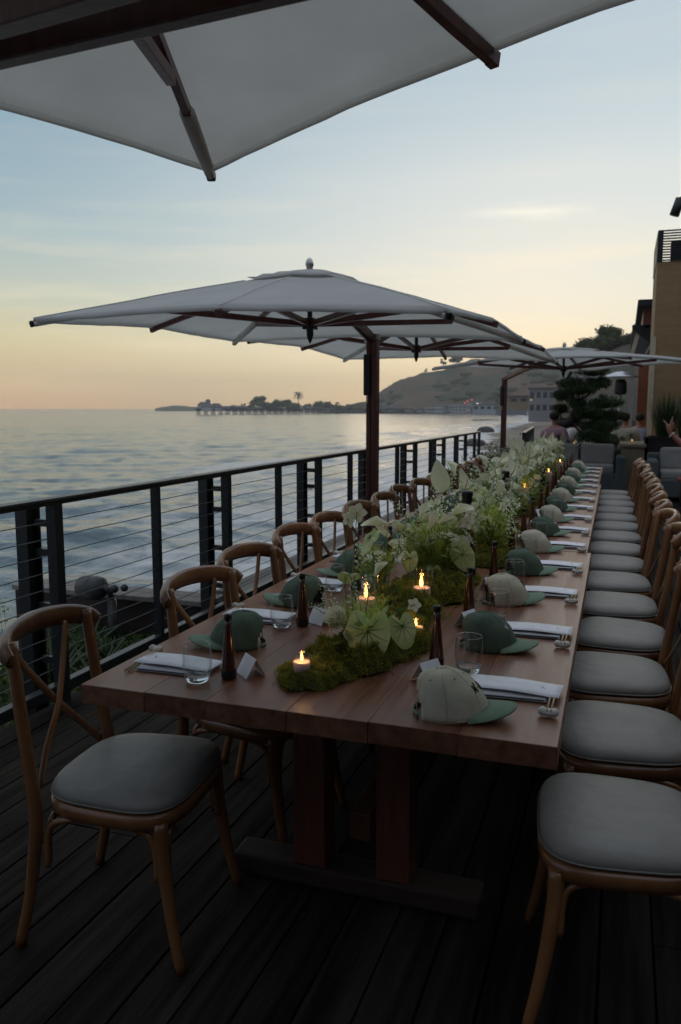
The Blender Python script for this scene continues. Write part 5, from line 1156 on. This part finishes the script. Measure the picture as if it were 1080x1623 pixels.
# trees on the ridge
for (u, v, wpx, hpx, D, lb) in [(703, 566, 13, 14, 1270, 'flat topped tree standing alone on the hill ridge'), (722, 564, 26, 14, 1262, 'dense tree group on the ridge right of the flat topped tree'), (636, 600, 7, 6, 1300, 'small tree on the lower ridge'), (675, 583, 7, 7, 1290, 'little tree on the ridge slope'),
                                (967, 511, 44, 48, 205, 'big rounded eucalyptus above the umbrella at right'), (938, 536, 50, 34, 225, 'low spreading tree left of the big eucalyptus'), (1000, 527, 40, 36, 205, 'tree between the eucalyptus and the roof'), (1024, 503, 30, 56, 195, 'tree beside the tan tower edge'), (1055, 510, 34, 50, 200, 'tree hidden behind the tan tower'), (915, 548, 34, 20, 230, 'low dark tree at the left foot of the ridge grove'), (952, 541, 40, 24, 215, 'bushy tree just left of the big eucalyptus base'), (984, 538, 40, 26, 212, 'bushy tree just right of the big eucalyptus base')]:
    tp_ = ray(u, v, D); h = hpx / 1270 * D * 1.25; tree('ridge_tree', (tp_.x, tp_.y, tp_.z - h), h, wpx / 1270 * D / 2 * (1.25 if D < 400 else 1.1), lb, 'trees on the ridge', .15, 2600 if D < 400 else 400, 26 if D < 400 else 8)
# pier
A = ray(312, 648, 870); B = ray(668, 650, 1070); A.z = B.z = 1.3; dP = Vector((B.x - A.x, B.y - A.y, 0)); Lp = dP.length; dP.normalize(); nP = Vector((-dP.y, dP.x, 0)); ang = math.atan2(dP.y, dP.x)
pier = empty('pier', (A.x, A.y, SEA), label='long wooden pier reaching out from the far shore', cat='pier')
G().beam((A.x, A.y, .9), (B.x, B.y, .9), 7.5, 1.5).build('deck', M['pierwood'], pier, world=True)
pl = G()
for s in (-3.2, 0, 3.2): pl.tube([nP * s + Vector((0, 0, -2)), nP * s + Vector((0, 0, 5.0))], .5, 6)
pl.beam(nP * -3.6 + Vector((0, 0, 4.6)), nP * 3.6 + Vector((0, 0, 4.6)), .4, .5)
plm = pl.mesh('pile_row', M['pierwood'])
for k in range(int(Lp / 9)):
    p = A + dP * (2 + 9 * k); o = bpy.data.objects.new('pile_row', plm); col.objects.link(o); o.parent = pier; o.location = (p.x - A.x, p.y - A.y, 0)
rlg = G()
for s in (-3.6, 3.6): rlg.beam(Vector((A.x, A.y, 2.4)) + nP * s, Vector((B.x, B.y, 2.4)) + nP * s, .15, .12)
rlg.build('handrail', M['pierwood'], pier, world=True)
def house(c, w_, d, h, ang, label, wall, nm='shore_house', roof='gable', nw=3, ns=1, group='buildings along the far shore', lit=0, rh=None):
    t = empty(nm, tuple(c), ang, label=label, cat='building', group=group); G().box((0, 0, h / 2 - 1), (w_, d, h + 2)).build('wall', wall, t); rh = rh or h * .35
    if roof == 'gable': G().add([(-w_ / 2 - .3, -d / 2 - .3, h), (w_ / 2 + .3, -d / 2 - .3, h), (w_ / 2 + .3, d / 2 + .3, h), (-w_ / 2 - .3, d / 2 + .3, h), (-w_ / 2 + w_ * .12, 0, h + rh), (w_ / 2 - w_ * .12, 0, h + rh)], [(0, 1, 5, 4), (2, 3, 4, 5), (1, 2, 5), (3, 0, 4), (0, 3, 2, 1)]).build('roof', M['roofg'], t)
    else: G().box((0, 0, h + .25), (w_ + .6, d + .6, .5)).build('roof', M['roofg'], t)
    for s in range(ns):
        for k in range(nw):
            x = -w_ / 2 + w_ * (k + .5) / nw; z = h * (s + .55) / ns; o = G().box((x, -d / 2 - .03, z), (w_ / nw * .6, .1, h / ns * .45)).build('window', M['lit'] if (lit and (k + s) % 4 == lit - 1 and k == 1) else M['pane'], t)
    return t
hb = A + dP * 10; house((hb.x, hb.y, 1.3), 13, 9, 4.2, ang, 'white building at the sea end of the pier', M['wallw'], 'pier_building', nw=4, group='buildings on the pier', rh=3.4)
hb = A + dP * 24; house((hb.x, hb.y, 1.3), 9, 8, 3.6, ang, 'second white building on the pier behind the first', M['wallw'], 'pier_building', nw=3, group='buildings on the pier', rh=2.6)
hb = A + dP * 14; house((hb.x, hb.y, 7.2), 4, 4, 2.4, ang, 'small cupola above the pier buildings', M['wallw'], 'pier_building', nw=2, group='buildings on the pier', rh=2.2)
rs_ = random.Random(11); u = 350; k = 0
walls = ['wallw', 'wallg', 'wallw', 'wallt', 'wallg']
hdesc = ['low white house', 'grey house', 'pale house', 'tan house', 'long low grey building', 'small white house', 'flat roofed building']
while u < 800:
    wpx = rs_.uniform(9, 24); D = np.interp(u, [350, 560, 700, 780, 880], [1130, 1110, 1000, 800, 520]) * rs_.uniform(.97, 1.03); vb = np.interp(u, [350, 700, 880], [649, 652, 655]); hp_ = rs_.uniform(4, 9) * (1 if u > 560 else .55) * (1.5 if u > 780 else 1)
    b = ray(u + wpx / 2, vb, D); w_ = wpx / 1270 * D; h = hp_ / 1270 * D
    house((b.x, b.y, max(b.z, -2)), w_, w_ * .8, h, -math.atan2(b.x, b.y), '%s, %s of the shoreline row counted from the pier end' % (rs_.choice(hdesc), (ordn[k % 16] if k < 16 else 'later ' + ordn[k - 16])), M[walls[k % 5]], nw=max(2, int(wpx / 5)), ns=1 if hp_ < 7 else 2, lit=(k % 5 == 0), roof='gable' if k % 2 else 'flat')
    u += wpx * rs_.uniform(1.0, 1.5); k += 1
rs2 = random.Random(5); u = 590; k2 = 0
while u < 850:
    wpx = rs2.uniform(7, 16); D = np.interp(u, [590, 700, 850], [1190, 1060, 620]) * rs2.uniform(.98, 1.04); b = ray(u, np.interp(u, [590, 850], [647, 646]), D); hp_ = rs2.uniform(3, 6)
    house((b.x, b.y, b.z - 3), wpx / 1270 * D, wpx / 1270 * D * .8, hp_ / 1270 * D + 3, -math.atan2(b.x, b.y), 'small %s house, %s of the upper row along the hill foot' % (rs2.choice(['white', 'grey', 'cream', 'pale']), ordn[k2] if k2 < 16 else 'later ' + ordn[k2 - 16]), M[['wallw', 'wallt', 'wallw', 'wallg'][k2 % 4]], nw=3, roof='gable' if k2 % 3 else 'flat', group='houses in the upper row'); u += wpx * rs2.uniform(1.0, 1.7); k2 += 1
extra = [(695, 652, 15, 11, 980, 'white square building standing out at the foot of the hill', 'wallw', 2), (858, 657, 38, 38, 230, 'tall pale block of terraces before the hill', 'wallw', 2), (822, 640, 60, 10, 260, 'long tan roofed building at the hill foot', 'wallt', 1), (905, 660, 46, 50, 150, 'tan house behind the pine with warm walls', 'wallt', 3), (810, 650, 46, 14, 330, 'row of grey beach houses beside the umbrella pole', 'wallg', 2), (770, 652, 40, 10, 480, 'long pale beach house by the bay', 'wallw', 1), (945, 662, 50, 56, 170, 'pale house seen through the pine', 'wallw', 3)]
for (u, vb, wpx, hp_, D, lb, m_, ns) in extra:
    b = ray(u, vb, D); house((b.x, b.y, b.z), wpx / 1270 * D, wpx / 1270 * D * .6, hp_ / 1270 * D, -math.atan2(b.x, b.y), lb, M[m_], roof='flat', nw=4, ns=ns, lit=0)
for i, (u, v, D, m_) in enumerate([(741, 636, 900, 'red'), (748, 634, 905, 'red'), (757, 640, 850, 'wlight'), (752, 645, 850, 'wlight'), (774, 651, 700, 'lit'), (737, 639, 900, 'red'), (842, 634, 225, 'lit')]):
    p = ray(u, v, D); r = D / 1270 * 1.1; o = G().ball((0, 0, 0), r, 8, 6).build('road_light', M[m_], None, loc=tuple(p)); tag(o, ['left red light on the coast road below the hill', 'upper red light on the coast road', 'white light right of the red road lights', 'lower white light on the coast road', 'orange light near the waterline of the bay', 'small red light left of the road lights', 'warm lamp on the grey terraced block'][i], 'light', 'distant lights')

# ------------------------------------------------------------------ haze
hz = G().box((-300, 1400, 60), (3200, 3600, 140)).build('haze', []); hz['kind'] = 'stuff'; hz['label'] = 'thin warm sea haze over the bay'
hm = bpy.data.materials.new('haze_air'); hm.use_nodes = True; t = hm.node_tree; t.nodes.clear(); o_ = N(t, 'ShaderNodeOutputMaterial'); pv = N(t, 'ShaderNodeVolumePrincipled'); pv.inputs['Color'].default_value = (.95, .93, .9, 1); pv.inputs['Density'].default_value = 0.00024; pv.inputs['Anisotropy'].default_value = .3
t.links.new(pv.outputs[0], o_.inputs['Volume']); hz.data.materials.append(hm)
